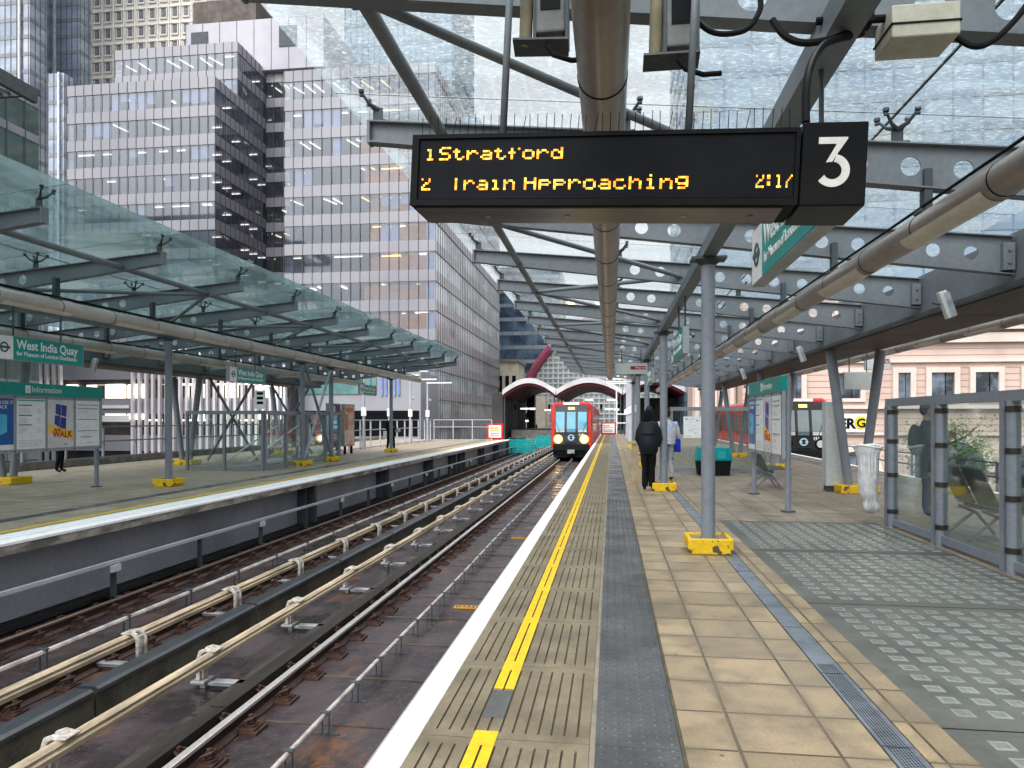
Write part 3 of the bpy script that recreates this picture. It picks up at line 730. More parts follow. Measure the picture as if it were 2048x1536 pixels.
MB().box(LB + .004, Ld, -.03, .27, -H - .012, H + .012).build('number_case', BLACKG, dep, bevel=.006)
MB().box(.02, LB - .05, .02, .25, -H - .008, -H + .001).build('bottom_plate', pm('bottom_metal', (.12, .1, .085), (.05, .045, .04), 2, .28, metal=.7, stretch=(.6, 4, 4)), dep)
m = MB()
for q in (.2, .42, .73, 1.0, 1.05): m.disc((q * LB if q < 1 else LB * .9, .13, -H - .009), .012, 'z', .006, 10)
m.build('screw', GALV, dep)
# numeral 3
cx = (LB + .004 + Ld) / 2; s = .118
def arcpts(r, a0, a1, n): return [(math.cos(R(a0 + (a1 - a0) * k / n)) * r, math.sin(R(a0 + (a1 - a0) * k / n)) * r) for k in range(n + 1)]
thk = .030; Rr = .064; cz = -.028
outer = arcpts(Rr, 78, -142, 26); inner = arcpts(Rr - thk, -150, 84, 20)
m = MB(); off = cx - .006
ring_o = [(off + a, cz + b) for a, b in outer]; ring_i = [(off + a, cz + b) for a, b in arcpts(Rr - thk, 84, -150, 26)]
vs = [(a, -.034, b) for a, b in ring_o] + [(a, -.034, b) for a, b in ring_i] + [(a, -.030, b) for a, b in ring_o] + [(a, -.030, b) for a, b in ring_i]
n_ = 27; fs = [(k, k + 1, k + 1 + n_, k + n_) for k in range(n_ - 1)] + [(k, k + 1, k + 1 + 2 * n_, k + 2 * n_) for k in range(n_ - 1)] + [(k + n_, k + 1 + n_, k + 1 + 3 * n_, k + 3 * n_) for k in range(n_ - 1)]
m.add(vs, fs)
tz = cz + .130
m.prism([(off - .055, tz), (off + .052, tz), (off + .052, tz - .006), (off + .030, tz - .026), (off - .055, tz - .026)], 'y', -.034, -.030)
m.prism([(off + .052, tz - .0062), (off + .0135, cz + Rr - .0015), (off - .002, cz + Rr - thk), (off - .0255, cz + Rr - thk - .002), (off + .012, tz - .0262), (off + .030, tz - .0262)][:6], 'y', -.0345, -.0302)
m.build('numeral', pm('numeral_grey', (.62, .63, .6), (.58, .59, .56), 2, .4), dep)
F57 = {'1': '00100 01100 00100 00100 00100 00100 01110', 'S': '01111 10000 10000 01110 00001 00001 11110', 't': '01000 01000 11100 01000 01000 01001 00110', 'r': '00000 00000 10110 11001 10000 10000 10000', 'a': '00000 00000 01110 00001 01111 10001 01111',
 'f': '00110 01001 01000 11100 01000 01000 01000', 'o': '00000 00000 01110 10001 10001 10001 01110', 'd': '00001 00001 01101 10011 10001 10001 01111', '2': '01110 10001 00001 00110 01000 10000 11111', 'T': '11111 00100 00100 00100 00100 00100 00100',
 'i': '00100 00000 01100 00100 00100 00100 01110', 'n': '00000 00000 10110 11001 10001 10001 10001', 'A': '01110 10001 10001 11111 10001 10001 10001', 'p': '00000 00000 11110 10001 11110 10000 10000', 'c': '00000 00000 01110 10000 10000 10001 01110', 'h': '10000 10000 10110 11001 10001 10001 10001',
 'g': '00000 01111 10001 10001 01111 00001 01110', '3': '11111 00010 00100 00010 00001 10001 01110', ':': '00000 01100 01100 00000 01100 01100 00000', '7': '11111 00001 00010 00100 01000 01000 01000'}
def led(txt, x0, x1, zc, hh):
    m = MB(); nch = len(txt); cw = (x1 - x0) / nch; dx = cw / 6.0; dzz = hh / 7
    for i, ch in enumerate(txt):
        if ch == ' ': continue
        for r_, row in enumerate(F57[ch].split()):
            if r_ == 0 and ch not in 'o' and random.random() < .75: continue   # the board's scan leaves parts of the top row dark
            for c_, b in enumerate(row):
                if b == '1':
                    x = x0 + i * cw + c_ * dx; z = zc + hh / 2 - (r_ + .5) * dzz
                    m.cur = 1 if random.random() < .45 else 0
                    m.box(x + dx * .0, x + dx * .94, -.0055, -.0025, z - dzz * .47, z + dzz * .44)
    o = m.build('led_text', [LEDM, LEDM2], dep)
def sx_(px): 
    u = (px - 824) / (1731 - 824); return Ld * u * 3.15 / (3.15 + 0) * 1.0 if False else Ld * (u * 3.15) / (2.83 + (3.15 - 2.83) * (1 - u) * 0 + (3.15 - 2.83) * u * 1.0) if False else Ld * (u * 3.15) / (u * 3.15 + (1 - u) * 2.83)
led('1', sx_(850), sx_(874), .071, .056); led('Stratford', sx_(878), sx_(1130), .071, .056)
led('2', sx_(845), sx_(866), -.056, .060); led('Train', sx_(903), sx_(1036), -.056, .060); led('Approaching', sx_(1050), sx_(1384), -.056, .060); led('2:17', sx_(1514), sx_(1590), -.054, .060)
m = MB()
for i in range(46):
    x = .03 + i * .034; l = random.uniform(.085, .10); lean = random.uniform(-.004, .004) + (.012 if i % 9 == 4 else 0)
    m.tube([(x, .03, H + .001), (x + lean, .03, H + l)], .0016, 4)
m.box(.01, LB - .05, .015, .045, H, H + .003)
m.build('bird_spike', DARK, dep)
m = MB()
for q in (.20 * Ld, .635 * Ld): m.tube([(q, .13, H), (q, .13, 1.2)], .016, 10); m.tube([(q, .13, H), (q, .13, H + .1)], .009, 8)
m.build('hanging_rod', STEEL, dep, smooth=True)
# cables, cameras and junction box on the nearest beam
t = thing('junction_box', 'cream junction box fixed under the nearest roof beam', 'junction box', W(1832, 66, 3.6))
MB().box(-.155, .155, -.12, .12, -.075, .085).build('box', pm('box_cream', (.46, .45, .38), (.38, .37, .3), 3, .5), t, bevel=.008)
MB().box(-.16, .16, -.125, .125, -.012, -.004).build('lid_seam', DARK, t)
def camhouse(px, py, d, label, tilt):
    t = thing('security_camera', label, 'camera', W(px, py, d))
    MB().obox((0, 0, 0), Matrix.Rotation(R(tilt), 3, 'Y') @ Matrix.Rotation(R(-18), 3, 'X'), (.125, .05, .006)).build('mounting_plate', STEELD, t)
    m = MB(); m.box(-.02, .11, -.03, .12, .05, .30); b = m.build('housing', pm('cam_grey', (.17, .175, .18), (.09, .09, .09), 4, .5), t, bevel=.01)
    MB().box(.0, .09, -.034, -.0305, .15, .27).build('window', BLACKG, b)
    MB().box(-.035, -.02, -.02, .10, .02, .32).box(.11, .125, -.02, .10, .02, .32).build('yoke', STEELD, t)
    MB().tube([(-.075, .0, .0), (-.07, 0, .05), (-.055, 0, .55)], [.022, .03, .03], 12).build('stem', pm('stem_beige', (.22, .19, .12), (.13, .11, .075), 5, .5), t, smooth=True)
    MB().tube([(.03, -.03, -.01), (.06, -.04, -.06), (.14, -.03, -.085), (.22, .0, -.07)], .012, 8).build('cable', DARK, t, smooth=True)
    return t
camhouse(1082, 94, 3.3, 'security camera on a dark plate left of the brown light tube', 3)
camhouse(1342, 122, 3.3, 'security camera on a dark plate right of the brown light tube', 0)
def cable(label, pts, r):
    P = [W(*p) for p in pts]; o = P[0]
    q = []
    for i in range(len(P) - 1):
        p0, p1, p2, p3 = P[max(i - 1, 0)], P[i], P[i + 1], P[min(i + 2, len(P) - 1)]
        for k in range(5):
            u = k / 5; q.append(.5 * ((2 * p1) + (p2 - p0) * u + (2 * p0 - 5 * p1 + 4 * p2 - p3) * u * u + (3 * p1 - p0 - 3 * p2 + p3) * u ** 3) - o)
    q.append(P[-1] - o)
    c = MB().tube(q, r, 8).build('power_cable', DARK, None, smooth=True); c.location = o; tag(c, label, 'cable', 'black cables looping under the nearest beam')
cable('grey cable loop hanging between the right camera and the beam', [(1378, -10, 3.4), (1390, 35, 3.35), (1430, 66, 3.3), (1490, 60, 3.3), (1520, 20, 3.35), (1518, -15, 3.4)], .013)
cable('thick black cable sagging left of the junction box', [(1545, 40, 3.6), (1570, 72, 3.55), (1610, 86, 3.5), (1670, 76, 3.5), (1715, 55, 3.6)], .017)
cable('thick black cable curving down into the number 3 case', [(1700, 72, 3.5), (1650, 88, 3.35), (1622, 130, 3.15), (1612, 190, 3.0), (1612, 246, 2.95)], .017)
cable('black cable sagging right of the junction box', [(1900, 66, 3.6), (1945, 92, 3.5), (1985, 82, 3.5), (2030, 40, 3.5), (2060, 0, 3.5)], .015)
m = MB(); p = W(1700, 42, 3.62)
m.box(-.10, .10, -.05, .05, -.03, .04); m.tube([(-.16, 0, .01), (-.10, 0, .01)], .02, 8); m.tube([(.10, 0, .0), (.17, 0, .0)], .02, 8); m.tube([(-.05, 0, -.06), (-.05, 0, -.03)], .022, 8); m.tube([(.04, 0, -.075), (.04, 0, -.03)], .03, 10)
o = m.build('cable_clamp', DARK, None, smooth=True); o.location = p; tag(o, 'dark bundle of cable glands left of the cream junction box', 'cable clamp')
# column speakers
def speaker(x, y, z, side, label):
    t = thing('column_speaker', label, 'loudspeaker', (x, y, z), 0, 'slanted column loudspeakers')
    MB().obox((0, 0, 0), Matrix.Rotation(R(18 * side), 3, 'Y'), (.05, .05, .18)).build('speaker_body', PALE, t, bevel=.01)
    MB().obox((-.035 * side, -.052, 0), Matrix.Rotation(R(18 * side), 3, 'Y'), (.035, .002, .16)).build('grille', INKG, t)
    MB().tube([(0, .03, 0), (.15 * side * -1 * -1, .05, .04)], .018, 8).build('bracket', STEELD, t)
    return t
speaker(4.27, 10.0, 3.02, -1, 'slanted grey loudspeaker nearest on the right gutter')
speaker(4.27, 17.2, 3.02, -1, 'slanted grey loudspeaker above the right information board')
speaker(4.27, 24.5, 3.02, -1, 'slanted grey loudspeaker far along the right gutter')
speaker(-13.3, 17.2, 2.95, 1, 'slanted white loudspeaker behind the large left sign')
# second hanging boards (backs of displays)
def hboard(x0, x1, y, zb, zt, label, red=True, mat=PALE):
    t = thing('hanging_board', label, 'sign', (x0, y, zb)); L = x1 - x0; h = zt - zb
    MB().box(0, L, 0, .12, 0, h).build('case', mat, t, bevel=.01)
    if red:
        MB().box(L * .48, L * .95, -.006, -.001, h * .45, h * .75).build('red_panel', pm('sign_red', (.35, .01, .015), (.28, .01, .012), 3, .4), t)
        text('lettering', 'Way out', h * .28, WHITE, t, (L * .62, -.008, h * .52))
    MB().tube([(L * .2, .06, h), (L * .2, .06, 3.3 - zb + .3)], .015, 6).tube([(L * .8, .06, h), (L * .8, .06, 3.3 - zb + .3)], .015, 6).build('hanging_rod', STEELD, t)
    return t
hboard(.12, 1.06, 21.6, 2.87, 3.18, 'pale hanging board with a dark red panel above the hooded man')
hboard(6.6, 7.5, 11.9, 2.55, 2.95, 'blank grey hanging board behind the brown gutter soffit on the right', False)
hboard(5.9, 6.6, 19.5, 2.3, 2.75, 'blank grey hanging board by the leaning columns on the right', False)
hboard(7.4, 8.1, 22.5, 3.0, 3.4, 'small hanging board with red panel in front of the pink building', True)
# ------------------------------------------------------------------ glass screens
def screen(name, label, origin, rz, spans, h, tubepost=False, open_=False):
    t = thing(name, label, 'glass screen', origin, rz)
    L = spans[-1]
    MB().box(-.04, L + .04, -.05, .05, h - .11, h).build('top_rail', POST, t)
    MB().box(0, L, -.03, .03, .04, .13).build('bottom_rail', POST, t)
    for k, x in enumerate(spans):
        p = MB(); p.box(x - .035, x + .035, -.06, .035, 0, h - .11); po = p.build('post', POST, t)
        if tubepost:
            q = MB().tube([(x + .115, .0, 0), (x + .115, .0, h - .11)], .066, 16).build('post', POST, t, smooth=True)
            for z in (.2, .72, 1.2, 1.62): MB().tube([(x + .115, .0, z), (x + .115, .0, z + .06)], .074, 16).build('clamp', pm('clamp_brown', (.05, .04, .03), (.03, .025, .02), 5, .5, metal=.3), q)
    for a, b in zip(spans[:-1], spans[1:]): MB().box(a + (.185 if tubepost else .04), b - .04, -.008, .004, .135, h - .115).build('glass_pane', SCRG, t)
    return t
screen('glass_screen', 'glass screen on round posts beside the waste bag and seats', (4.0, 11.15, 0), R(-90), [0, 1.55, 3.15, 4.75, 6.35, 7.95], 1.84, True)
screen('glass_screen', 'glass screen wall behind the teal grit bin', (1.75, 21.6, 0), 0, [0, 1.15, 2.35], 1.9)
screen('glass_screen', 'short glass screen returning towards the information board', (4.1, 21.55, 0), R(-90), [0, 1.2, 2.4], 1.9)
screen('glass_enclosure', 'glass stair enclosure wall facing the camera on the far platform', (-12.75, 20.5, 0), 0, [0, 1.2, 2.42], 1.8)
screen('glass_enclosure', 'glass stair enclosure side beside the X brace on the far platform', (-10.3, 20.55, 0), R(90), [0, 1.4, 3.0, 4.6, 6.0], 1.8)
screen('glass_enclosure', 'glass stair enclosure back wall on the far platform', (-13.05, 26.4, 0), 0, [0, 1.15, 2.35], 1.8)
t = thing('stair_handrail', 'pale handrails sloping down inside the glass enclosure', 'handrail', (-11.8, 23.5, 0))
MB().tube([(-.3, -2, .2), (-.3, 1.6, 1.3)], .03, 8).tube([(.5, -2, .2), (.5, 1.6, 1.3)], .03, 8).build('rail_tube', WHITE, t)
MB().box(-.3, .5, -2, 1.6, -.02, .06).build('landing', GALV, t)
# paper map poster on screen, notice sheet
t = thing('map_sheet', 'white paper map taped to the glass screen wall', 'poster', (2.08, 21.5, 1.0)); MB().box(0, .5, -.012, 0, 0, .62).build('sheet', WHITE, t)
m = MB(); 
for (a, b, c, d) in ((.05, .12, .53, .57), (.15, .3, .545, .555), (.36, .42, .48, .52), (.3, .36, .36, .37), (.28, .4, .25, .26), (.14, .28, .2, .215), (.3, .36, .14, .16), (.05, .2, .05, .06)): m.box(a, b, -.014, -.0125, c, d)
m.build('print', INKG, t)
t = thing('notice_sign', 'white notice panel above the glass enclosure', 'sign', (-10.5, 20.3, 1.85), R(0)); MB().box(0, .36, 0, .02, 0, .55).build('panel', WHITE, t)
MB().box(.08, .28, -.003, -.001, .42, .5).box(.08, .28, -.003, -.001, .28, .36).box(.08, .28, -.003, -.001, .14, .22).build('print', DARK, t)
# ------------------------------------------------------------------ furniture
t = thing('grit_bin', 'teal lidded grit bin with black body by the glass screen', 'bin', (2.80, 20.7, 0))
MB().prism([(-.40, .0), (.40, 0), (.45, .40), (-.45, .40)], 'y', -.35, .35).build('body', DARK, t, bevel=.02)
MB().prism([(-.49, .40), (.49, .40), (.46, .56), (.41, .78), (-.41, .78), (-.46, .56)], 'y', -.38, .38).build('lid', pm('bin_teal', (.0, .27, .30), (.0, .2, .23), 2, .4), t, bevel=.03)
MB().box(-.26, -.05, -.4, -.382, .46, .68).box(.08, .30, -.4, -.382, .46, .68).build('lid_rib', pm('bin_teal2', (.02, .36, .38), None, 2, .4), t)
# waste bag
t = thing('waste_bag', 'pale plastic waste bag hanging on a hoop beside the glass screen', 'bin bag', (3.72, 11.2, 0))
m = MB(); N = 40; rings = []
for z, r_, dx in ((1.15, .19, 0), (1.13, .19, 0), (1.06, .155, 0), (.95, .14, 0), (.7, .135, .005), (.48, .125, .01), (.42, .11, .02), (.37, .09, .03), (.32, .105, .04), (.25, .115, .05), (.2, .08, .05), (.17, .02, .05)):
    rings.append([(dx + r_ * (1 + .07 * math.sin(k * 2.9 + z * 5) + .05 * math.sin(k * 5.3 + z * 23)) * math.cos(2 * math.pi * k / N), r_ * (1 + .08 * math.cos(k * 3.1 + z * 5)) * math.sin(2 * math.pi * k / N), z) for k in range(N)])
m.add([v for r_ in rings for v in r_], [(i * N + k, i * N + (k + 1) % N, (i + 1) * N + (k + 1) % N, (i + 1) * N + k) for i in range(len(rings) - 1) for k in range(N)])
m.build('bag', BAGP, t, smooth=True)
m = MB(); m.tube([(.05, -.02, .26), (.02, .02, .3), (.06, .03, .23), (.01, -.03, .24)], [.05, .06, .05, .03], 8); m.build('litter', CONC, t, smooth=True)
m = MB(); m.tube([(.185 * math.cos(a), .185 * math.sin(a), 1.15 + .02 * math.sin(a * 2)) for a in [2 * math.pi * k / 24 for k in range(25)]], .018, 8); m.tube([(.19, 0, 1.15), (.3, 0, 1.15)], .012, 6)
m.build('hoop', WHITE, t, smooth=True)
t = thing('tall_cabinet', 'tall narrow pale cabinet beside the V-shaped columns', 'cabinet', (4.72, 16.4, 0))
MB().box(-.17, .17, -.15, .15, .12, 1.92).build('body', PALE, t, bevel=.01); MB().box(-.14, .14, -.12, .12, 0, .12).build('plinth', STEELD, t)
# perforated steel seats behind screen
def bench(x, y, rz, label, n=3):
    t = thing('steel_bench', label, 'bench', (x, y, 0), rz, 'perforated steel benches')
    MAT = pm('bench_steel', (.10, .125, .11), (.05, .06, .05), 30, .4, metal=.4)
    for k in range(n):
        q = k * .62
        MB().prism([(-.0, .42), (.42, .45), (.42, .465), (0, .435)], 'x', q + .03, q + .56).build('seat', MAT, t)
        MB().prism([(-.02, .45), (-.24, .93), (-.225, .94), (.0, .46)], 'x', q + .03, q + .56).build('backrest', MAT, t)
        MB().bar((q + .03, -.235, .94), (q + .56, -.235, .94), .04, .03).build('top_edge', POST, t)
    for q in (.3, (n - 1) * .62 + .3):
        MB().tube([(q, -.1, .40), (q, .12, .3), (q, .35, .02)], .022, 8).tube([(q, .1, .32), (q, -.25, .02)], .022, 8).build('leg', POST, t)
    MB().bar((0, .12, .38), (n * .62, .12, .38), .05, .05).build('beam', POST, t)
    return t
bench(4.72, 9.15, R(-90), 'perforated steel seats at the right edge of the photo behind the glass screen')
bench(4.72, 10.75, R(-90), 'perforated steel seats just beyond the woman in the green coat', 2)
bench(3.4, 17.6, R(-90), 'low steel bench beyond the right information board', 2)
bench(-12.0, 29.5, R(90), 'dark bench in front of the advertising panels on the far platform', 3)
for i, (x, y) in enumerate(((-11.5, 28.6), (-11.5, 30.3))):
    t = thing('advert_panel', ['purple advertising panel on the far platform', 'white and orange advertising panel on the far platform'][i], 'advert', (x, y, .35), R(90), 'advertising panels on the far platform')
    MB().box(-.1, 1.25, 0, .12, 0, 1.85).build('frame', POST, t)
    MB().box(0, 1.15, -.006, -.001, .06, 1.8).build('poster', pm(['ad_purple', 'ad_white'][i], [(.12, .03, .12), (.62, .6, .58)][i], [(.03, .02, .1), (.7, .25, .08)][i], 2.5, .3), t)
    if i == 0: MB().box(.1, .6, -.009, -.007, 1.5, 1.75).box(.15, .8, -.009, -.007, 1.0, 1.12).box(.1, .9, -.009, -.007, .8, .92).build('print', WHITE, t)
    else: MB().box(.1, 1.0, -.009, -.007, 1.5, 1.7).box(.05, .4, -.009, -.007, .7, 1.4).build('print', pm('ad_orange', (.6, .2, .05), None, 3, .4), t)
    MB().tube([(.2, .06, -.35), (.2, .06, 0)], .06, 8).tube([(1, .06, -.35), (1, .06, 0)], .06, 8).build('leg', DARK, t)
# railings
def railing(label, origin, rz, L, h, pitch, mat, bars=(1.0, .55, .1), balus=0):
    t = thing('railing', label, 'railing', origin, rz)
    m = MB()
    for b in bars: m.box(0, L, -.025, .025, h * b - .03, h * b + .02)
    m.build('rail_bar', mat, t)
    m = MB(); x = 0
    while x <= L: m.box(x - .03, x + .03, -.035, .035, 0, h * 1.0 - .03); x += pitch
    m.build('post', mat, t)
    if balus:
        m = MB(); x = .1
        while x < L: m.box(x - .012, x + .012, -.01, .01, h * bars[-1], h * bars[0]); x += balus
        m.build('baluster', mat, t)
    return t
railing('pale railing along the back of the far platform', (-17.0, 2, .2), R(90), 40, 1.1, 1.7, POST, (1.0, .55, .06))
railing('white panelled railing at the far end of the far platform', (-12.6, 33.8, 0), R(90), 17, 1.5, 1.6, RAILP, (1.0, .66, .05))
railing('pale railing across the end of the far platform', (-12.6, 50.9, 0), 0, 4.2, 1.5, 1.4, RAILP, (1.0, .66, .05))
railing('dark blue parapet railing beyond the right-hand track', (12.2, 3, -1.0), R(90), 80, 1.15, 2.2, pm('rail_blue', (.05, .07, .13), (.03, .05, .09), 1, .4), (1.0, .6, .15))
railing('white railing at the far end of the near platform', (1.6, 41, 0), R(90), 30, 1.3, 1.5, RAILP, (1.0, .66, .05))
for i in range(4):
    t = thing('lamp_post', f'{ORD[i]} thin pale lamp post with a flat arm at the end of the far platform', 'lamp post', (-12.45, 35.5 + i * 4.3, 0), 0, 'pale lamp posts on the far platform')
    MB().tube([(0, 0, 0), (0, 0, 1.2), (0, 0, 4.0)], [.11, .07, .06], 10).build('pole', RAILP, t, smooth=True)
    MB().box(-.05, 1.7, -.08, .08, 3.98, 4.06).build('lamp_arm', WHITE, t); MB().box(-.1, .16, -.12, -.08, 1.7, 2.15).build('sign_plate', WHITE, t)
    MB().tube([(.1, 0, 2.9), (.25, 0, 2.8)], .07, 8).build('spotlight', INKG, t)
for i in range(7):
    t = thing('lamp_post', f'{ORD[i]} grey post in the row of posts beyond the near platform columns', 'lamp post', (1.25, 38.6 + i * 3.4, 0), 0, 'row of grey posts at the end of the near platform')
    MB().tube([(0, 0, 0), (0, 0, 1.2), (0, 0, 4.4)], [.12, .08, .07], 10).build('pole', RAILP, t, smooth=True)
    MB().box(-1.6, .05, -.08, .08, 4.36, 4.44).build('lamp_arm', WHITE, t); MB().box(-.2, .1, -.12, -.08, 1.9, 2.3).build('sign_plate', WHITE, t)
def redgate(x, y, label, w_=1.3):
    t = thing('red_barrier', label, 'barrier', (x, y, 0), 0, 'red gates with warning posters')
    MB().box(0, w_, 0, .06, 0, .15).box(0, w_, 0, .06, 1.1, 1.22).box(0, .14, 0, .06, .15, 1.1).box(w_ - .14, w_, 0, .06, .15, 1.1).build('frame', RED, t)
    MB().box(.16, w_ - .16, -.01, .02, .17, 1.08).build('warning_sign', WHITE, t)
    text('lettering', 'DANGER', .17, REDT, t, (.2, -.012, .82), bold=.004)
    MB().box(.28, w_ - .3, -.014, -.0105, .62, .78).build('warning_stripe', ORANGE, t); MB().box(.28, w_ - .3, -.014, -.0105, .42, .48).box(.28, w_ - .3, -.014, -.0105, .28, .33).build('print', NAVY, t)
redgate(-9.2, 53.4, 'red gate with warning poster at the end of the far platform', 1.25)
redgate(-1.0, 73, 'red gate with warning poster at the end of the near platform', 1.5)
for i, (x, y, L) in enumerate(((-7.7, 55, 1.9), (-6.8, 66, 1.9))):
    t = thing('teal_barrier', ['teal plastic barrier at the end of the far platform', 'teal plastic barrier farther down the track'][i], 'barrier', (x, y, -1.15))
    m = MB(); 
    for k in range(6): m.box(0, L, 0, .05, .1 + k * .18, .255 + k * .18)
    for k in range(4): m.box(k * L / 3 - .04, k * L / 3 + .04, -.01, .06, 0, 1.3)
    m.build('panel', pm('barrier_teal', (.0, .3, .3), (.0, .22, .23), 2, .5), t)
# ------------------------------------------------------------------ trains
def train(x, y, label, lit, number, L=28, w_=2.65, glassc=(.1, .36, .5)):
    t = thing('train', label, 'train', (x, y, -1.0)); hw = w_ / 2; h0 = .72; h1 = 3.62
    def sect(s, zt, zb): return [(-hw * s, zb), (hw * s, zb), (hw * s, zt - .38), (hw * s * .95, zt - .16), (hw * s * .8, zt), (-hw * s * .8, zt), (-hw * s * .95, zt - .16), (-hw * s, zt - .38)]
    m = MB(); secs = [(0.0, .93, 3.50), (.55, 1.0, 3.62), (L, 1.0, 3.62)]; vs = []
    for yy, s, zt in secs: vs += [(a, yy + (0.0 if b < 2 or yy > 0 else .28), b) for a, b in sect(s, zt, h0)]
    fs = [tuple(range(7, -1, -1)), tuple(range(16, 24))] + [(i * 8 + k, i * 8 + (k + 1) % 8, (i + 1) * 8 + (k + 1) % 8, (i + 1) * 8 + k) for i in range(2) for k in range(8)]
    m.add(vs, fs); m.build('body', RED, t)
    # front mask follows slope: y at z: z<2 ->0, top -> .28
    fy = lambda z: 0 if z < 1.9 else .28 * min(1, (z - 1.9) / 1.5)
    def front(name, x0, x1, z0, z1, mat, off, par=t):
        return MB().add([(x0, fy(z0) - off, z0), (x1, fy(z0) - off, z0), (x1, fy(z1) - off, z1), (x0, fy(z1) - off, z1), (x0, fy(z0) - off + .03, z0), (x1, fy(z0) - off + .03, z0), (x1, fy(z1) - off + .03, z1), (x0, fy(z1) - off + .03, z1)],
               [(0, 1, 2, 3), (7, 6, 5, 4), (0, 4, 5, 1), (1, 5, 6, 2), (2, 6, 7, 3), (3, 7, 4, 0)]).build(name, mat, par)
    MASK = pm('mask_dark', (.05, .055, .065), (.035, .04, .045), 2, .3) if lit else pm('mask_black', (.012, .013, .015), (.02, .02, .022), 2, .3)
    gm = pm('cab_glass' + number, glassc, tuple(v * .75 for v in glassc), 1.2, .08, spec=.9)
    front('front_mask', -1.03, 1.03, .95, 1.9, MASK, .03)
    front('front_mask', -1.03, 1.03, 1.9, 3.42, MASK, .03)
    for a, b in ((-.97, -.42), (-.27, .27), (.42, .97)):
        front('windscreen', a, b, 1.9 if a != -.27 else 1.9, 3.0, gm, .045)
        if a != -.27: front('windscreen_lower', a + .02, b, 1.72, 1.885, PALE, .045)
        else: front('door_window', a, b, 1.72, 1.885, gm, .045)
    front('destination_display', -.2, .22, 3.14, 3.3, emi('dest_amber', (1, .6, .12), 1.6), .045)
    MB().box(-.5, .5, .2, .3, 3.45, 3.60).build('roof_lamp_bar', WHITE, t)
    m = MB(); m.disc((0, -.045, 1.38), .2, 'y', .02, 24, r2=.13); m.box(-.22, -.06, -.058, -.046, 1.35, 1.41); m.box(.06, .22, -.058, -.046, 1.35, 1.41); m.build('roundel', pm('roundel_pale', (.4, .6, .68), None, 2, .4), t)
    for a in (-.82, .82):
        MB().disc((a, -.05, 1.28), .19, 'y', .03, 20).build('headlight', HEADL if lit else PALE, t)
        MB().disc((a, -.04, 1.28), .29, 'y', .03, 20, r2=.19).build('headlight_rim', emi('headlight_halo', (1, .42, .05), 1.6) if lit else BLACKG, t)  # on the lit train this ring glows, painting the halo round the lamp
    for a, b in ((-.72, -.95), (.72, .95)): MB().bar((a, -.075, 1.72), (b, fy(2.4) - .07, 2.35), .02, .02).build('wiper', BLACKG, t)
    m = MB(); m.box(-.335, -.325, -.042, -.031, .98, 1.71); m.box(.325, .335, -.042, -.031, .98, 1.71); m.box(-1.0, 1.0, -.042, -.031, 1.66, 1.67); m.box(-.36, .36, -.06, -.031, 1.02, 1.06); m.build('front_seam', BLACKG, t)
    MB().tube([(-.9, -.12, .62), (-.9, -.2, .4), (-.5, -.2, .35)], .03, 6).build('air_hose', DARK, t); MB().tube([(.9, -.12, .62), (.9, -.2, .4), (.5, -.2, .35)], .03, 6).build('air_hose', DARK, t)
    text('number', number, .22, WHITE, t, (.45, -.036, 1.48), bold=.004)
    MB().prism([(0, .35), (0, .95), (-.05, .95), (-.1, .6)], 'x', -1.15, 1.15).build('bumper', DARK, t)
    MB().box(-1.1, 1.1, .05, L - .3, .12, .72).build('underframe', DARK, t)
    MB().box(-.22, .22, -.35, 0, .38, .62).tube([(0, -.35, .5), (0, -.5, .5)], .12, 10).build('coupler', GALV, t)
    m = MB()
    for yy in (1.6, 3.4, L - 3.4, L - 1.6):
        for s in (-.72, .72): m.disc((s, yy, .37), .37, 'x', .12, 20)
    m.build('wheel', STEELD, t)
    WIN = pm('side_window', (.02, .025, .03), (.05, .06, .06), .4, .06, spec=.9)
    for s in (-1, 1):
        for k in range(7):
            ya = 1.2 + k * 3.8
            MB().box(s * hw * 1.0, s * (hw + .012), ya, ya + 1.5, 1.75, 2.9).build('window', WIN, t)
            d_ = MB().box(s * hw, s * (hw + .02), ya + 1.75, ya + 3.3, .85, 3.0).build('door', pm('door_red', (.5, .025, .025), None, 1, .25), t)
            MB().box(s * (hw + .02), s * (hw + .026), ya + 1.85, ya + 2.48, 1.6, 2.85).box(s * (hw + .02), s * (hw + .026), ya + 2.57, ya + 3.2, 1.6, 2.85).build('door_window', WIN, d_)
    return t
train(-2.49, 45.8, 'red train with lit headlights arriving at the near platform', True, '118', 28)
train(9.72, 38.6, 'red train with a black front standing at the right-hand track', False, '151', 28, glassc=(.12, .16, .16))
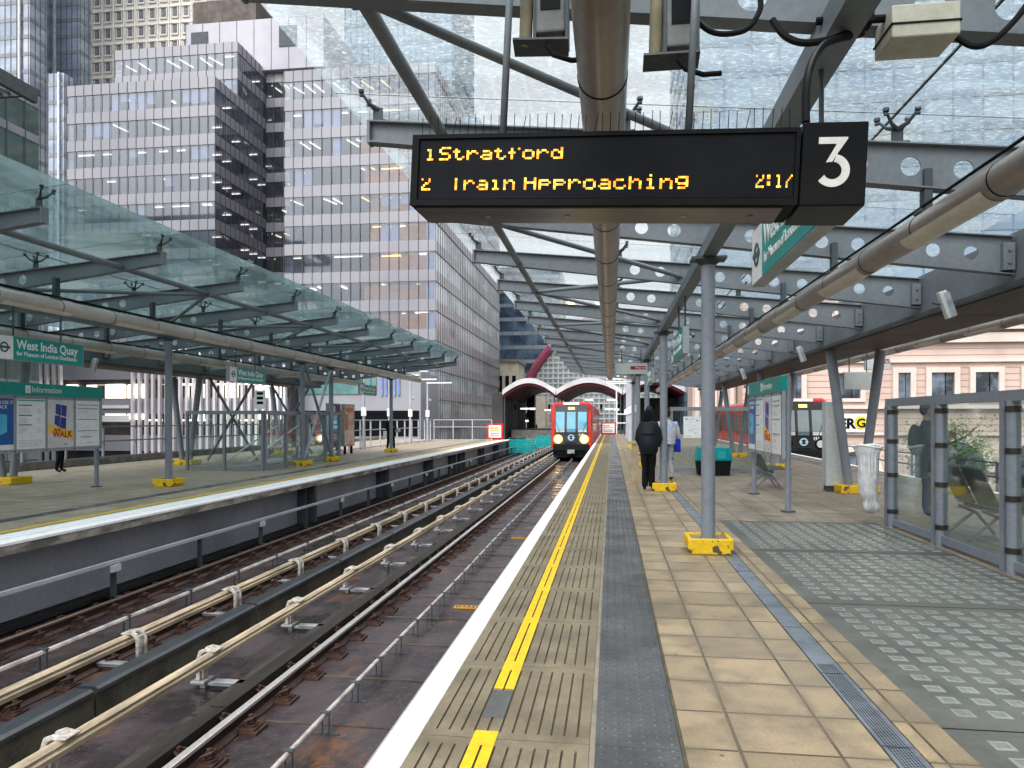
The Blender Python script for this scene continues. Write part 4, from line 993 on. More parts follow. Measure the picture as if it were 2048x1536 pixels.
# ------------------------------------------------------------------ buildings
BAND = pm('band_pinkgrey', (.31, .31, .345), (.25, .25, .285), .06, .35, spec=.4)
BANDS = pm('band_pale', (.36, .325, .34), (.30, .27, .285), .05, .22, spec=.7)
MULL = pm('mullion', (.10, .09, .11), (.08, .07, .09), 1, .5)
INTC = pm('office_inside', (.13, .135, .19), (.06, .065, .10), .2, .8)
INTO = pm('office_orange_lamplit', (.30, .13, .05), (.04, .02, .015), .35, .8, p=(.45, .6), emit=(.5, .2, .06), es=.32)  # wall glows faintly: lamplight of the rooms put into the material
CEILM = pm('office_ceiling', (.34, .34, .36), (.26, .26, .28), .2, .8)
BLIND = pm('blind', (.45, .48, .58), (.33, .36, .45), .3, .7)
def office(name, label, x0, x1, y0, y1, z0, z1, fh=4.1, sp=1.55, mp=1.4, band=BAND, glass=OFFG, interior=INTC, lights=.38, warm=.0, blinds=.25, faces='SE', depth=6, side_glass=None):
    t = thing(name, label, 'building')
    n = int((z1 - z0) / fh); zb = z1 - sp - n * fh
    e = .12
    sp_ = []; 
    for k in range(n + 2):
        zt = z1 - k * fh; za = max(zt - sp, z0)
        if zt < z0: break
        MB().box(x0, x1, y0, y1, za, zt).build('spandrel', band, t)
        if k > 0:
            pass
        zg0, zg1 = max(zt - fh, z0), za
        if zg1 - zg0 > .3:
            g = MB(); g.add([(x0 + e, y0 + e, zg0), (x1 - e, y0 + e, zg0), (x1 - e, y0 + e, zg1), (x0 + e, y0 + e, zg1)], [(0, 1, 2, 3)]); g.build('window_band', glass, t)
            for xs_, ok in ((x1 - e, 'E' in faces), (x0 + e, 'W' in faces)):
                if ok: g = MB(); g.add([(xs_, y0 + e, zg0), (xs_, y1 - e, zg0), (xs_, y1 - e, zg1), (xs_, y0 + e, zg1)], [(0, 1, 2, 3)]); g.build('window_band', side_glass or glass, t)
    MB().box(x0 + depth, x1 - depth if x1 - x0 > 2 * depth + 1 else x0 + depth + 1, y0 + depth, y1 - 1, z0, z1 - .1).box(x0 + .5, x0 + .8, y0 + 1, y1 - 1, z0, z1 - .1).box(x0 + .5, x1 - .5, y1 - .8, y1 - .5, z0, z1 - .1).build('core_wall', interior, t)
    L1 = MB(); L2 = MB(); B = MB()
    for k in range(n + 1):
        zc = z1 - k * fh - sp - .06; zf = zc - (fh - sp) + .06
        if zf < z0: break
        x = x0 + .6
        style = random.choice('abc'); off = random.uniform(0, 2)
        while x < x1 - 2:
            M_ = L2 if random.random() < warm and x > (x0 + x1) / 2 else L1
            if random.random() < lights:
                if style == 'a': M_.bar((x, y0 + .9, zc - .05), (x + random.uniform(.3, .9), y0 + 3.6, zc - .05), .14, .08)
                elif style == 'b': M_.box(x, x + 1.3, y0 + 1.4, y0 + 1.6, zc - .1, zc)
                else: M_.box(x, x + .35, y0 + 1 + random.random() * 3, y0 + 1.4 + random.random() * 3, zc - .1, zc)
            x += random.choice((1.4, 2.8, 2.1)) 
        if 'E' in faces:
            y = y0 + 1
            while y < y1 - 2:
                if random.random() < lights: L1.box(x1 - 2.6, x1 - 1.2, y, y + .16, zc - .1, zc)
                y += 2.8
        x = x0 + e; run = 0
        while x < x1 - mp:
            if run > 0: B.box(x + .04, x + mp - .04, y0 + .3, y0 + .34, zf if random.random() < .5 else zf + random.uniform(.2, 1.4), zc); run -= 1
            elif random.random() < blinds * .16: run = random.randint(1, 5)
            x += mp
    if L1.v: L1.build('ceiling_light', LAMPW, t)
    if L2.v: L2.build('warm_ceiling_light', WARM, t)
    if B.v: B.build('blind', BLIND, t)
    m = MB(); x = x0
    while x < x1 + .01: m.box(x - .035, x + .035, y0 - .06, y0 - .003, z0, z1 + .02); x += mp
    if 'E' in faces:
        y = y0
        while y < y1: m.box(x1 + .035, x1 + .09, y - .035, y + .035, z0, z1 + .02); y += mp
    m.build('mullion', MULL, t)
    return t
YB = 97.6
office('office_block', 'lower pink-grey banded office wing at the left behind the far platform', -80, -56.5, YB, 130, -9, 50.9, blinds=.5)
office('office_block', 'set-back upper storeys of the pink-grey office wing', -77, -56.5, 104, 130, 50.92, 59.2, lights=.6)
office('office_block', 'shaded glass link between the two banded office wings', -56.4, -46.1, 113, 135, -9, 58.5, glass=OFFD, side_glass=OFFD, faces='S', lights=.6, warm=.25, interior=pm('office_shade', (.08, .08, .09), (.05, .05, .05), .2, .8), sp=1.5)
office('office_block', 'right-hand banded office block with amber lit windows and flank coloured pale as sky reflection', -46, -24, YB, 156, -9, 50.9, warm=.55, lights=.5, side_glass=pm('flank_glass_skylit', (.66, .69, .72), (.36, .39, .42), .10, .12, metal=.2, p=(.46, .56)), interior=INTC)  # flank glass: white sky reflection put into its base colour
bo = [o for o in bpy.data.objects if o.get('label', '').startswith('right-hand banded')][0]
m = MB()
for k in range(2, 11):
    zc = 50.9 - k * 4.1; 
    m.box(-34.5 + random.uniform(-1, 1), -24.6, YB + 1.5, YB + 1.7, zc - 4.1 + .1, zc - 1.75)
m.build('lamplit_office_wall', INTO, bo)
m = MB()
for k in (3, 4, 5, 6):
    zc = 50.9 - k * 4.1 - 1.85; xx = -32
    m.bar((xx, YB + 1, zc), (xx + 2.8, YB + 1.1, zc), .16, .12); m.bar((xx + 3.5, YB + 2.4, zc), (xx + 6.2, YB + 1.6, zc - .02), .16, .12)
m.build('warm_strip_light', emi('strip_yellow', (1, .55, .12), 3.5), bo)
for k in range(0, 15): MB().box(-24.0, -23.97, YB + .01, 155.9, 50.9 - k * 4.1 - 1.5, 50.9 - k * 4.1 - .03).build('flank_band_skylit', pm('flank_band_skylit', (.50, .47, .49), (.36, .335, .35), .05, .25), bo)  # paler bands laid over the flank, sky reflection painted into the colour
m = MB()
for k in range(1, 14): m.box(-25.3, -24.15, YB + .16, YB + .22, 50.9 - (k) * 4.1, 50.9 - k * 4.1 + 2.3)
m.build('corner_blind', BLIND, bo)
t = thing('plant_room', 'white rooftop plant room with dark louvres above the office wing', 'building', (0, 0, 0))
MB().box(-70, -46, 112, 135, 58.6, 67).build('wall', pm('white_clad', (.46, .45, .50), (.36, .36, .41), .1, .4), t)
m = MB(); m.box(-69, -66, 111.9, 112, 62.5, 65.6); m.box(-53.6, -50.6, 111.9, 112, 62.2, 65.6); m.build('louvre', STEELD, t)
m = MB()
for k in range(9): m.box(-70 + k * 3, -69.95 + k * 3, 111.93, 111.995, 58.6, 67)
m.build('panel_joint', MULL, t)
MB().box(PX(386, 128), PX(512, 128), 128, 140, 67.02, 80.5).build('brown_enclosure', pm('brown_plant', (.07, .055, .05), (.14, .11, .095), .5, .6), t)
# white stone tower
t = thing('stone_tower', 'cream stone tower with square windows rising behind the office wing', 'building')
MB().box(-141, -107, 180.3, 215, -9, 160).build('wall', pm('cream_stone', (.84, .80, .74), (.74, .70, .64), .2, .7), t)
MB().box(-147, -141.02, 186, 215, -9, 160).build('side_wing', MATS['cream_stone'], t)
w0 = None
for r_ in range(10):
    for c_ in range(10):
        x = -139.5 + c_ * 3.25; z = 82 + r_ * 4.5
        if w0 is None:
            m = MB(); m.cur = 2; m.box(-.05, 2.05, -.35, -.01, -.1, .35); m.box(-.02, .3, -.12, -.101, 0, 2.8); m.box(1.75, 2.02, -.24, -.201, 0, 2.8); m.cur = 0; m.box(-.05, 2.05, -.2, -.01, 2.75, 2.85); m.box(-.05, 0, -.2, -.01, 0, 2.75); m.box(2.0, 2.05, -.2, -.01, 0, 2.75); m.box(.96, 1.04, -.15, -.03, 0, 2.75)
            m.box(0, .12, -.1, -.031, 0, 2.75); m.cur = 1; m.box(0, 1.9, -.03, -.005, 0, 2.75)
            w0 = m.build('window', [pm('win_frame', (.25, .24, .24), None, 1, .6), pm('win_glass', (.10, .12, .14), (.3, .32, .34), .5, .1), pm('cream_reveal', (.84, .8, .74), None, .5, .7)], t); w0.location = (x, 180.3, z)
        else: ccopy(w0, t, (x, 180.3, z))
m = MB()
for r_ in range(16): m.box(-141, -107, 180.1, 180.29, 80.6 + r_ * 4.5, 80.9 + r_ * 4.5)
for c_ in range(11): m.box(-140.35 + c_ * 3.25, -140.05 + c_ * 3.25, 180.0, 180.09, 70, 160)
m.build('cornice', pm('cream_trim', (.86, .83, .78), None, 1, .7), t)
# glass towers
def gtower(label, x0, x1, y0, y1, z1, glass, fin=None, fh=4, sp=.9, mp=1.5, name='glass_tower', z0=-9, finp=9):
    t = thing(name, label, 'building')
    MB().box(x0, x1, y0, y1, z0, z1).build('glass_wall', glass, t)
    m = MB(); z = z0 + 2
    while z < z1: m.box(x0 - .08, x1 + .08, y0 - .08, y0 - .01, z, z + sp); m.box(x1 + .01, x1 + .08, y0 - .07, y1, z, z + sp); m.box(x0 - .08, x0 - .01, y0 - .07, y1, z, z + sp); z += fh
    m.build('floor_band', pm('tower_band_slate', (.15, .21, .275), (.115, .17, .23), .2, .4) if glass is TG4 else pm('tower_band', (.26, .28, .31), (.19, .21, .24), .2, .4), t)
    m = MB(); x = x0
    while x <= x1: m.box(x - .05, x + .05, y0 - .14, y0 - .09, z0, z1); x += mp
    y = y0
    while y <= y1: m.box(x1 + .09, x1 + .14, y - .05, y + .05, z0, z1); m.box(x0 - .14, x0 - .09, y - .05, y + .05, z0, z1); y += mp
    m.build('mullion', MATS['tower_band_slate'] if glass is TG4 else MULL, t)
    if fin:
        m = MB(); x = x0 + 3
        while x <= x1: m.box(x - .22, x + .22, y0 - .6, y0 - .15, z0, z1); x += finp
        m.build('fin', fin, t)
    return t
TG1 = pm('tower_glass_blue', (.17, .23, .31), (.38, .45, .56), .09, .08, spec=1, stretch=(1, 1, 2.2))
TG2 = pm('tower_glass_dark', (.05, .08, .11), (.16, .22, .28), .12, .08, spec=1)
TG3 = pm('tower_glass_green', (.03, .07, .06), (.10, .16, .14), .1, .08, spec=1)
TG4 = pm('tower_glass_slate', (.13, .20, .275), (.20, .285, .37), .04, .25, spec=.6)
fw = pm('fin_white', (.65, .67, .72), None, 1, .5)
gtower('blue glass tower at the top left corner with white fins', PX(-150, 150), PX(60, 150), 150, 155, 190, TG1, fw, finp=11)
gtower('narrow dark glass tower shoulder beside the blue tower', PX(60, 156), PX(90, 156), 156, 161, 84, TG2, fw, finp=9)
gtower('blue glass tower just left of the cream stone tower', PX(96, 149), PX(128, 149), 149, 152, 80, TG1, fw, finp=5)
gtower('tall glass tower behind the cream tower on its left', PX(90, 165), PX(160, 165), 165, 169, 190, TG1, fw, finp=12)
gtower('dark green glass block at the left edge above the far canopy', -95, -65, 48, 75, 38, TG3, None, mp=2.5, name='office_block')
t = thing('louvred_roof', 'dark louvred roof projection at the left edge', 'roof'); m = MB()
for k in range(16): m.bar((-74 + k * .9, 52, 33.6), (-74 + k * .9, 66, 34.6), .12, .3)
m.box(-75, -57.4, 51.6, 52, 33.3, 33.9); m.box(-57.8, -57.3, 52, 66, 33.4, 34.8); m.box(-75, -57.4, 66, 66.4, 34.3, 34.9); m.build('louvre', STEELD, t)
gtower('tall grey-blue tower seen through the wet canopy glass', PX(690, 172), PX(905, 172), 172, 200, 150, TG4, None, 5)
gtower('lower grey tower beside it seen through the canopy glass', PX(905, 176), PX(958, 176), 176, 200, 76, TG4, None, 5)
gtower('dark blue glass block behind the red-rimmed glass hall', PX(985, 215), PX(1120, 215), 215, 240, 47, pm('dark_block', (.03, .05, .08), (.12, .18, .25), .2, .1), None, 4.2, 1.1, 3)
gtower('huge slate-blue tower behind the pink stone hotel', 9.6, 80, 84, 120, 95, TG4, None, 3.6, .8, 3)
t = thing('stone_house', 'small beige stone building between the office flank and the glass hall', 'building')
MB().box(-25, -20.2, 157, 170, -9, 14).build('wall', pm('beige_stone', (.6, .53, .43), None, .4, .8), t)
for k in range(3): MB().box(-24.4 + k * 1.5, -23.6 + k * 1.5, 156.9, 156.99, 7.5, 11).build('window', BLACKG, t)
MB().box(-25.3, -19.9, 156.5, 170.5, 14.02, 14.6).build('cornice', CONC, t)
# fin-clad podium
t = thing('podium_building', 'pink banded building behind white vertical fins beyond the far platform', 'building')
yP = 84.0; xe = -39.5
MB().box(-130, xe, yP + 1.0, 96, -9, 11).build('wall', pm('podium_dark', (.035, .035, .04), (.1, .07, .07), .3, .4), t)
m = MB()
for z in (-6.5, -2.5, 2.2, 6.6): m.box(-130, xe, yP + .6, yP + .99, z, z + 2.0)
m.build('spandrel', BAND, t)
m = MB(); x = -130
while x < xe:
    if not (-69.5 < x < -60.5): m.box(x, x + .3, yP, yP + .5, -9, 10.4)
    x += .92 if x > -72 else 1.0
m.build('fin', pm('fin_lilac', (.72, .69, .74), (.62, .6, .64), .5, .5), t)
MB().box(-69.4, -60.4, yP + .2, yP + .5, 1.2, 2.0).box(-69.4, -60.4, yP + .2, yP + .5, 2.9, 3.3).build('white_band', WHITE, t)
m = MB()
for k in range(26): x = random.uniform(-110, -41); m.box(x, x + random.uniform(1, 3), yP + .7, yP + .9, random.choice((1.5, 5.9)), random.choice((1.5, 5.9)) + .01)
for k in range(22): x = random.uniform(-100, -42); z = random.choice((1.3, 5.8)); m.box(x, x + random.uniform(.8, 2), yP + .62, yP + .8, z, z + .18)
m.build('ceiling_light', LAMPW, t)
# lower street block right of the podium
t = thing('street_block', 'grey low block with teal glass and shopfronts below the office corner', 'building')
MB().box(-44, -23.5, 88, 97.5, -9, 7.4).build('wall', BAND, t)
MB().box(-43.9, -29.2, 87.85, 87.99, 4.7, 6.8).build('teal_glass', pm('teal_glass', (.08, .2, .2), (.15, .3, .3), .4, .1), t)
MB().box(-43.8, -23.7, 87.9, 87.99, -.6, 2.6).build('shopfront', BLACKG, t)
m = MB()
for k in range(5): m.box(-28.6 + k * .55, -28.35 + k * .55, 87.8, 87.99, 4.5, 7.0)
m.build('blue_fin', pm('fin_blue', (.2, .3, .6), None, 1, .4), t)
# glass hall with pink rim
t = thing('glass_hall', 'arched hall with a gridded glass end wall and dark pink rim', 'building', (2.0, 172, 0))
r0 = 26.0; N = 40
arc = [(r0 * math.cos(math.pi * k / N), -9 + (r0 + 9) * math.sin(math.pi * k / N)) for k in range(N + 1)]
MB().prism([(r0, -9.0)] + arc[1:-1] + [(-r0, -9.0)], 'y', 0, 50).build('glass_wall', pm('hall_glass', (.30, .35, .35), (.46, .52, .52), .15, .2), t)
m = MB()
q = -r0 + .8
while q < r0:
    hgt = -9 + (r0 + 9) * math.sqrt(max(0, 1 - (q / r0) ** 2)); m.box(q - .16, q + .16, -.3, -.01, -9, hgt); q += 1.2
z = -8
while z < r0 - 1:
    hw = r0 * math.sqrt(max(0, 1 - ((z + 9) / (r0 + 9)) ** 2)); m.box(-hw, hw, -.36, -.305, z - .16, z + .16); z += 1.2
m.build('grid', pm('grid_white', (.62, .66, .66), None, 1, .5), t)
MB().tube([(a, -.5, b) for a, b in arc], 1.0, 8).build('rim', pm('rim_pink', (.33, .07, .12), None, 1, .4), t, smooth=True)
# far station arches
REDU = pm('arch_red', (.16, .012, .025), (.09, .008, .015), .6, .5)
for i, (a, b, s_) in enumerate(((-14.4, -7.3, 0), (-7.2, 1.45, 1), (1.55, 9.9, 2))):
    t = thing('arched_roof', ['left arched white station roof with red underside', 'arched white station roof with red underside above the train', 'right arched white station roof with red underside'][i], 'roof', ((a + b) / 2, 96, 0), 0, 'arched roofs of the next station')
    hw = (b - a) / 2; N = 24; rise = 1.6; sp_z = 4.62
    def ap(o): return [(-hw + 2 * hw * k / N, sp_z + o + rise * math.sin(math.pi * k / N) ** .9 if 0 < k < N else sp_z + o) for k in range(N + 1)]
    up, lo = ap(.80), ap(.12)
    MB().prism(up + lo[::-1], 'y', 0, 26).build('shell', pm('arch_white', (.60, .60, .62), (.46, .46, .48), .3, .5), t)
    lo1, lo2 = ap(.115), ap(-.22)
    lo2 = [(x * .97, z) for x, z in lo2]
    MB().prism(lo1 + lo2[::-1], 'y', .4, 26).build('underside', REDU, t)
    for yy in (.6, 8, 16, 24):
        for x in ((-hw + .2, hw - .2) if i != 2 else (-hw + .2, hw - .2)): MB().tube([(x, yy, -1.2), (x, yy, sp_z)], .10, 8).build('column', STEELD, t)
t = thing('station_building', 'dark station interior with lit signs under the far arched roofs', 'building', (0, 100, 0))
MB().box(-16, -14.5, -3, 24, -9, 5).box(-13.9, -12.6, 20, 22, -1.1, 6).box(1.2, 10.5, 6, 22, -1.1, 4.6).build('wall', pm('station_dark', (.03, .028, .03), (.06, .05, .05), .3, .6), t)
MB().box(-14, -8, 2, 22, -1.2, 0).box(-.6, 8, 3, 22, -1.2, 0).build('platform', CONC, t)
m = MB()
for (x, z, l) in ((-12.6, 2.9, 2.6), (-9.2, 2.7, 1.4), (-6.2, 2.6, 1.8), (-3.6, 4.1, 1.4), (-.6, 4.1, 1.6), (-.8, 2.8, 2.4), (-11.9, 1.2, .5)): m.box(x, x + l * .45, 1.0, 1.2, z, z + .2); m.box(x + l * .5, x + l * .8, 1.0, 1.2, z - .05, z + .22)
m.build('lit_sign', emi('sign_lit', (1, .9, .72), 1.3), t)
m = MB()
for k in range(9): m.box(-13.5 + k * 2.4, -13.2 + k * 2.4, 1, 1.1, 2.9, 3.6)
m.build('sign_hanger', DARK, t)
t = thing('stone_building', 'beige stone building glimpsed through the left arched roof', 'building')
MB().box(PX(1030, 150), PX(1090, 150), 150, 156, -9, 6.3).build('wall', MATS['beige_stone'], t)
for a, b in ((1050, 4.2), (1050, 1.2), (1066, -1.2), (1040, -1.2)): MB().box(PX(a, 150), PX(a, 150) + .9, 149.9, 149.99, b, b + 1.6).build('window', BLACKG, t)
t = thing('signal_post', 'thin white post at the far end of the near platform edge', 'post', (PX(1233, 74.5), 74.5, 0))
MB().tube([(0, 0, 0), (0, 0, 4.6)], .07, 8).build('pole', WHITE, t); MB().box(0, 2.0, -.04, .04, 1.1, 1.2).box(0, 2.0, -.04, .04, 2.0, 2.1).build('rail_bar', WHITE, t)
# pink stone hotel
STP = pm('pink_stone', (.60, .46, .40), (.52, .39, .34), .35, .75)
TRIM = pm('pale_stone', (.66, .57, .52), (.58, .5, .45), .5, .7)
t = thing('stone_hotel', 'pink stone building with framed windows and arches on the right', 'building')
yh = 76.0; x0, x1 = 13.2, 75
MB().box(x0, x1, yh, 83.8, -9, 13.6).build('wall', STP, t)
m = MB()
z = -4
while z < 13.5:
    m.box(x0 - .0, x1, yh - .02, yh - .001, z, z + .05); z += .62
m.build('stone_joint', pm('joint_dark', (.3, .22, .19), None, 1, .8), t)
for z, h, d in ((2.55, .35, .5), (7.1, .3, .35), (9.0, .9, .5), (10.2, .25, .8), (-.05, .25, .3)): MB().box(x0 - d * .4, x1, yh - d, yh - .021, z, z + h).build('cornice', TRIM, t)
wx = [PX(1590, yh), PX(1697, yh), PX(1807, yh), PX(1884, yh), PX(1972, yh), PX(2075, yh), PX(2170, yh), PX(2265, yh)]
for i, x in enumerate(wx):
    ww = 1.15 if i in (0, 2) else 2.1; fr = MB()
    zb_, zt_ = 3.6, 6.1; xl = x - ww / 2 - .0
    for (a, b, c, d) in ((xl - .5, xl, zb_ - .35, zt_ + .5), (xl + ww, xl + ww + .5, zb_ - .35, zt_ + .5), (xl, xl + ww, zt_, zt_ + .5), (xl, xl + ww, zb_ - .35, zb_)): fr.box(a, b, yh - .3, yh - .021, c, d)
    w_ = fr.build('window', TRIM, t)
    MB().box(xl, xl + ww, yh - .06, yh - .021, zb_, zt_).build('pane', pm('hotel_glass', (.02, .03, .04), (.16, .2, .26), .6, .06, spec=1), w_)
    MB().box(xl + ww * .62, xl + ww * .66, yh - .1, yh - .061, zb_, zt_).box(xl, xl + .06, yh - .1, yh - .061, zb_, zt_).build('frame', BLACKG, w_)
    w2 = MB().box(xl - .3, xl, yh - .25, yh - .021, 10.6, 13.6).box(xl + ww, xl + ww + .3, yh - .25, yh - .021, 10.6, 13.6).build('window', TRIM, t)
    MB().box(xl, xl + ww, yh - .06, yh - .021, 10.6, 13.4).build('pane', MATS['hotel_glass'], w2)
for i, px in enumerate((1706, 1905, 2075, 2230)):
    x = PX(px, yh); r = 3.0 if i else 1.9; zc = -3.6; a = [(x + (r + .8) * math.cos(math.pi * k / 20), zc + (r + .8) * math.sin(math.pi * k / 20)) for k in range(21)]
    a2 = [(x + r * math.cos(math.pi * k / 20), zc + r * math.sin(math.pi * k / 20)) for k in range(21)]
    w_ = MB().prism(a + a2[::-1], 'y', yh - .35, yh - .021).build('arch', TRIM, t)
    MB().prism(a2 + [(x - r, -8.9), (x + r, -8.9)], 'y', yh - .08, yh - .022).build('arch_window', MATS['hotel_glass'], w_)
    MB().prism([(x + (r + 1.0) * math.cos(math.pi * k / 20), zc + (r + 1.0) * math.sin(math.pi * k / 20)) for k in range(21)] + [(x + (r + .82) * math.cos(math.pi * k / 20), zc + (r + .82) * math.sin(math.pi * k / 20)) for k in range(20, -1, -1)], 'y', yh - .4, yh - .022).build('moulding', STP, w_)
sg = thing('shop_sign', 'black shop sign with white and yellow letters on the pink building', 'sign', (PX(1676, yh - .6), yh - .6, .25))
MB().box(0, 2.7, 0, .2, 0, 1.8).build('panel', WHITE, sg); text('lettering', 'ER', 1.35, BLACKG, sg, (.1, -.03, .4), bold=.06)
MB().disc((2.15, -.05, .95), .62, 'y', .06, 20).build('letter', pm('sign_yellow', (.8, .62, .02), None, 2, .4), sg); text('lettering', 'G', 1.2, BLACKG, sg, (1.7, -.1, .5), bold=.03)
# cream pleated building section left of the hotel
t = thing('stone_building', 'cream and pink building with pale columns between the far arches and the hotel', 'building')
MB().box(8.6, 13.1, 79, 83.9, -9, 6.4).build('wall', STP, t)
for k in range(5): MB().box(8.8 + k * .9, 9.25 + k * .9, 78.6, 78.99, 1.0, 6.4).build('column', TRIM, t)
MB().box(8.5, 13.1, 78.4, 78.99, 6.42, 7.2).build('cornice', TRIM, t)
# ------------------------------------------------------------------ trees
LEAF = pm('leaf_green', (.05, .11, .025), (.11, .17, .05), 1.5, .6)
BARK = pm('bark', (.09, .07, .055), (.05, .04, .03), 6, .9)
def treeb(x, y, z0, h, r, label, nleaf=2600, seed=1):
    rnd = random.Random(seed); t = thing('street_tree', label, 'tree', (x, y, z0), 0, 'thin young trees beyond the right-hand track')
    m = MB(); m.tube([(0, 0, 0), (.1, 0, h * .45), (0, .1, h * .95)], [.14, .10, .02], 8); tips = []
    for k in range(26):
        a = rnd.uniform(0, 6.28); z = h * rnd.uniform(.4, .9); L = r * rnd.uniform(.55, 1.05) * (1.1 - abs(z / h - .6)); e = Vector((math.cos(a) * L, math.sin(a) * L, z + L * rnd.uniform(.2, .7)))
        mid = Vector((math.cos(a) * L * .5, math.sin(a) * L * .5, z + L * .25)); m.tube([(0, 0, z), mid, e], [.045, .03, .008], 5); tips += [mid, e, (mid + e) / 2]
        for q in range(3):
            e2 = mid.lerp(e, rnd.uniform(.2, .9)); e3 = e2 + Vector((rnd.uniform(-.7, .7), rnd.uniform(-.7, .7), rnd.uniform(0, .7))); m.tube([e2, e3], [.014, .005], 4); tips.append(e3)
    m.build('trunk', BARK, t)
    m = MB()
    for k in range(nleaf):
        c = rnd.choice(tips) + Vector((rnd.gauss(0, .22), rnd.gauss(0, .22), rnd.gauss(0, .2))); s = rnd.uniform(.04, .10)
        u = Vector((rnd.uniform(-1, 1), rnd.uniform(-1, 1), rnd.uniform(-1, 1))).normalized(); v = u.orthogonal().normalized()
        m.add([c - u * s, c + v * s * .5, c + u * s, c - v * s * .5], [(0, 1, 2, 3)])
    m.build('crown', LEAF, t)
    return t
for i, (x, y, h, r) in enumerate(((14.6, 34, 10.6, 2.0), (16.5, 27, 10.2, 2.0), (20.5, 31, 11.4, 2.6), (17.6, 40, 10.6, 2.2))):
    treeb(x, y, -9, h, r, ['thin tree seen through the first pane of the glass screen', 'thin tree at the right edge behind the benches', 'larger leafy tree at the right edge beyond the railing', 'leafy tree in front of the arches of the pink building'][i], seed=i + 3)
# ------------------------------------------------------------------ people
def skinmesh(name, verts, edges, radii, mats, facemat, parent, sub=2, root=0):
    me = bpy.data.meshes.new(name); me.from_pydata(verts, edges, []); o = bpy.data.objects.new(name, me); COL.objects.link(o)
    md = o.modifiers.new('s', 'SKIN'); md.use_smooth_shade = True; me_sk = me.skin_vertices[0].data
    for i, r in enumerate(radii): me_sk[i].radius = (r, r) if not isinstance(r, tuple) else r; me_sk[i].use_root = (i == root)
    s_ = o.modifiers.new('u', 'SUBSURF'); s_.levels = sub; s_.render_levels = sub
    bpy.context.view_layer.update(); dg = bpy.context.evaluated_depsgraph_get()
    nm = bpy.data.meshes.new_from_object(o.evaluated_get(dg)); bpy.data.objects.remove(o)
    for m_ in mats: nm.materials.append(m_)
    for p in nm.polygons: p.material_index = facemat(p.center); p.use_smooth = True
    o = bpy.data.objects.new(name, nm); COL.objects.link(o); o.parent = parent; return o
def blob(c, r, n=12, m=8, sq=None):
    vs = []; fs = []
    for i in range(m + 1):
        th = math.pi * i / m
        for k in range(n):
            ph = 2 * math.pi * k / n; v = Vector((r[0] * math.sin(th) * math.cos(ph), r[1] * math.sin(th) * math.sin(ph), r[2] * math.cos(th)))
            if sq: v = sq(v)
            vs.append(Vector(c) + v)
    for i in range(m):
        for k in range(n): fs.append((i * n + k, i * n + (k + 1) % n, (i + 1) * n + (k + 1) % n, (i + 1) * n + k))
    return MB().add(vs, fs)
SKIN = pm('skin', (.42, .26, .19), (.36, .22, .16), 3, .5)
SKIND = pm('skin_dark', (.12, .07, .05), None, 3, .5)
BLK = pm('cloth_black', (.006, .006, .008), (.011, .012, .015), 4, .9, spec=.1)
BLK2 = pm('cloth_black_sheen', (.006, .008, .012), (.014, .018, .026), 3, .6, spec=.2)
SHOE = pm('shoe_black', (.015, .015, .016), None, 5, .5)
HAIR = pm('hair_dark', (.015, .012, .01), None, 8, .6)
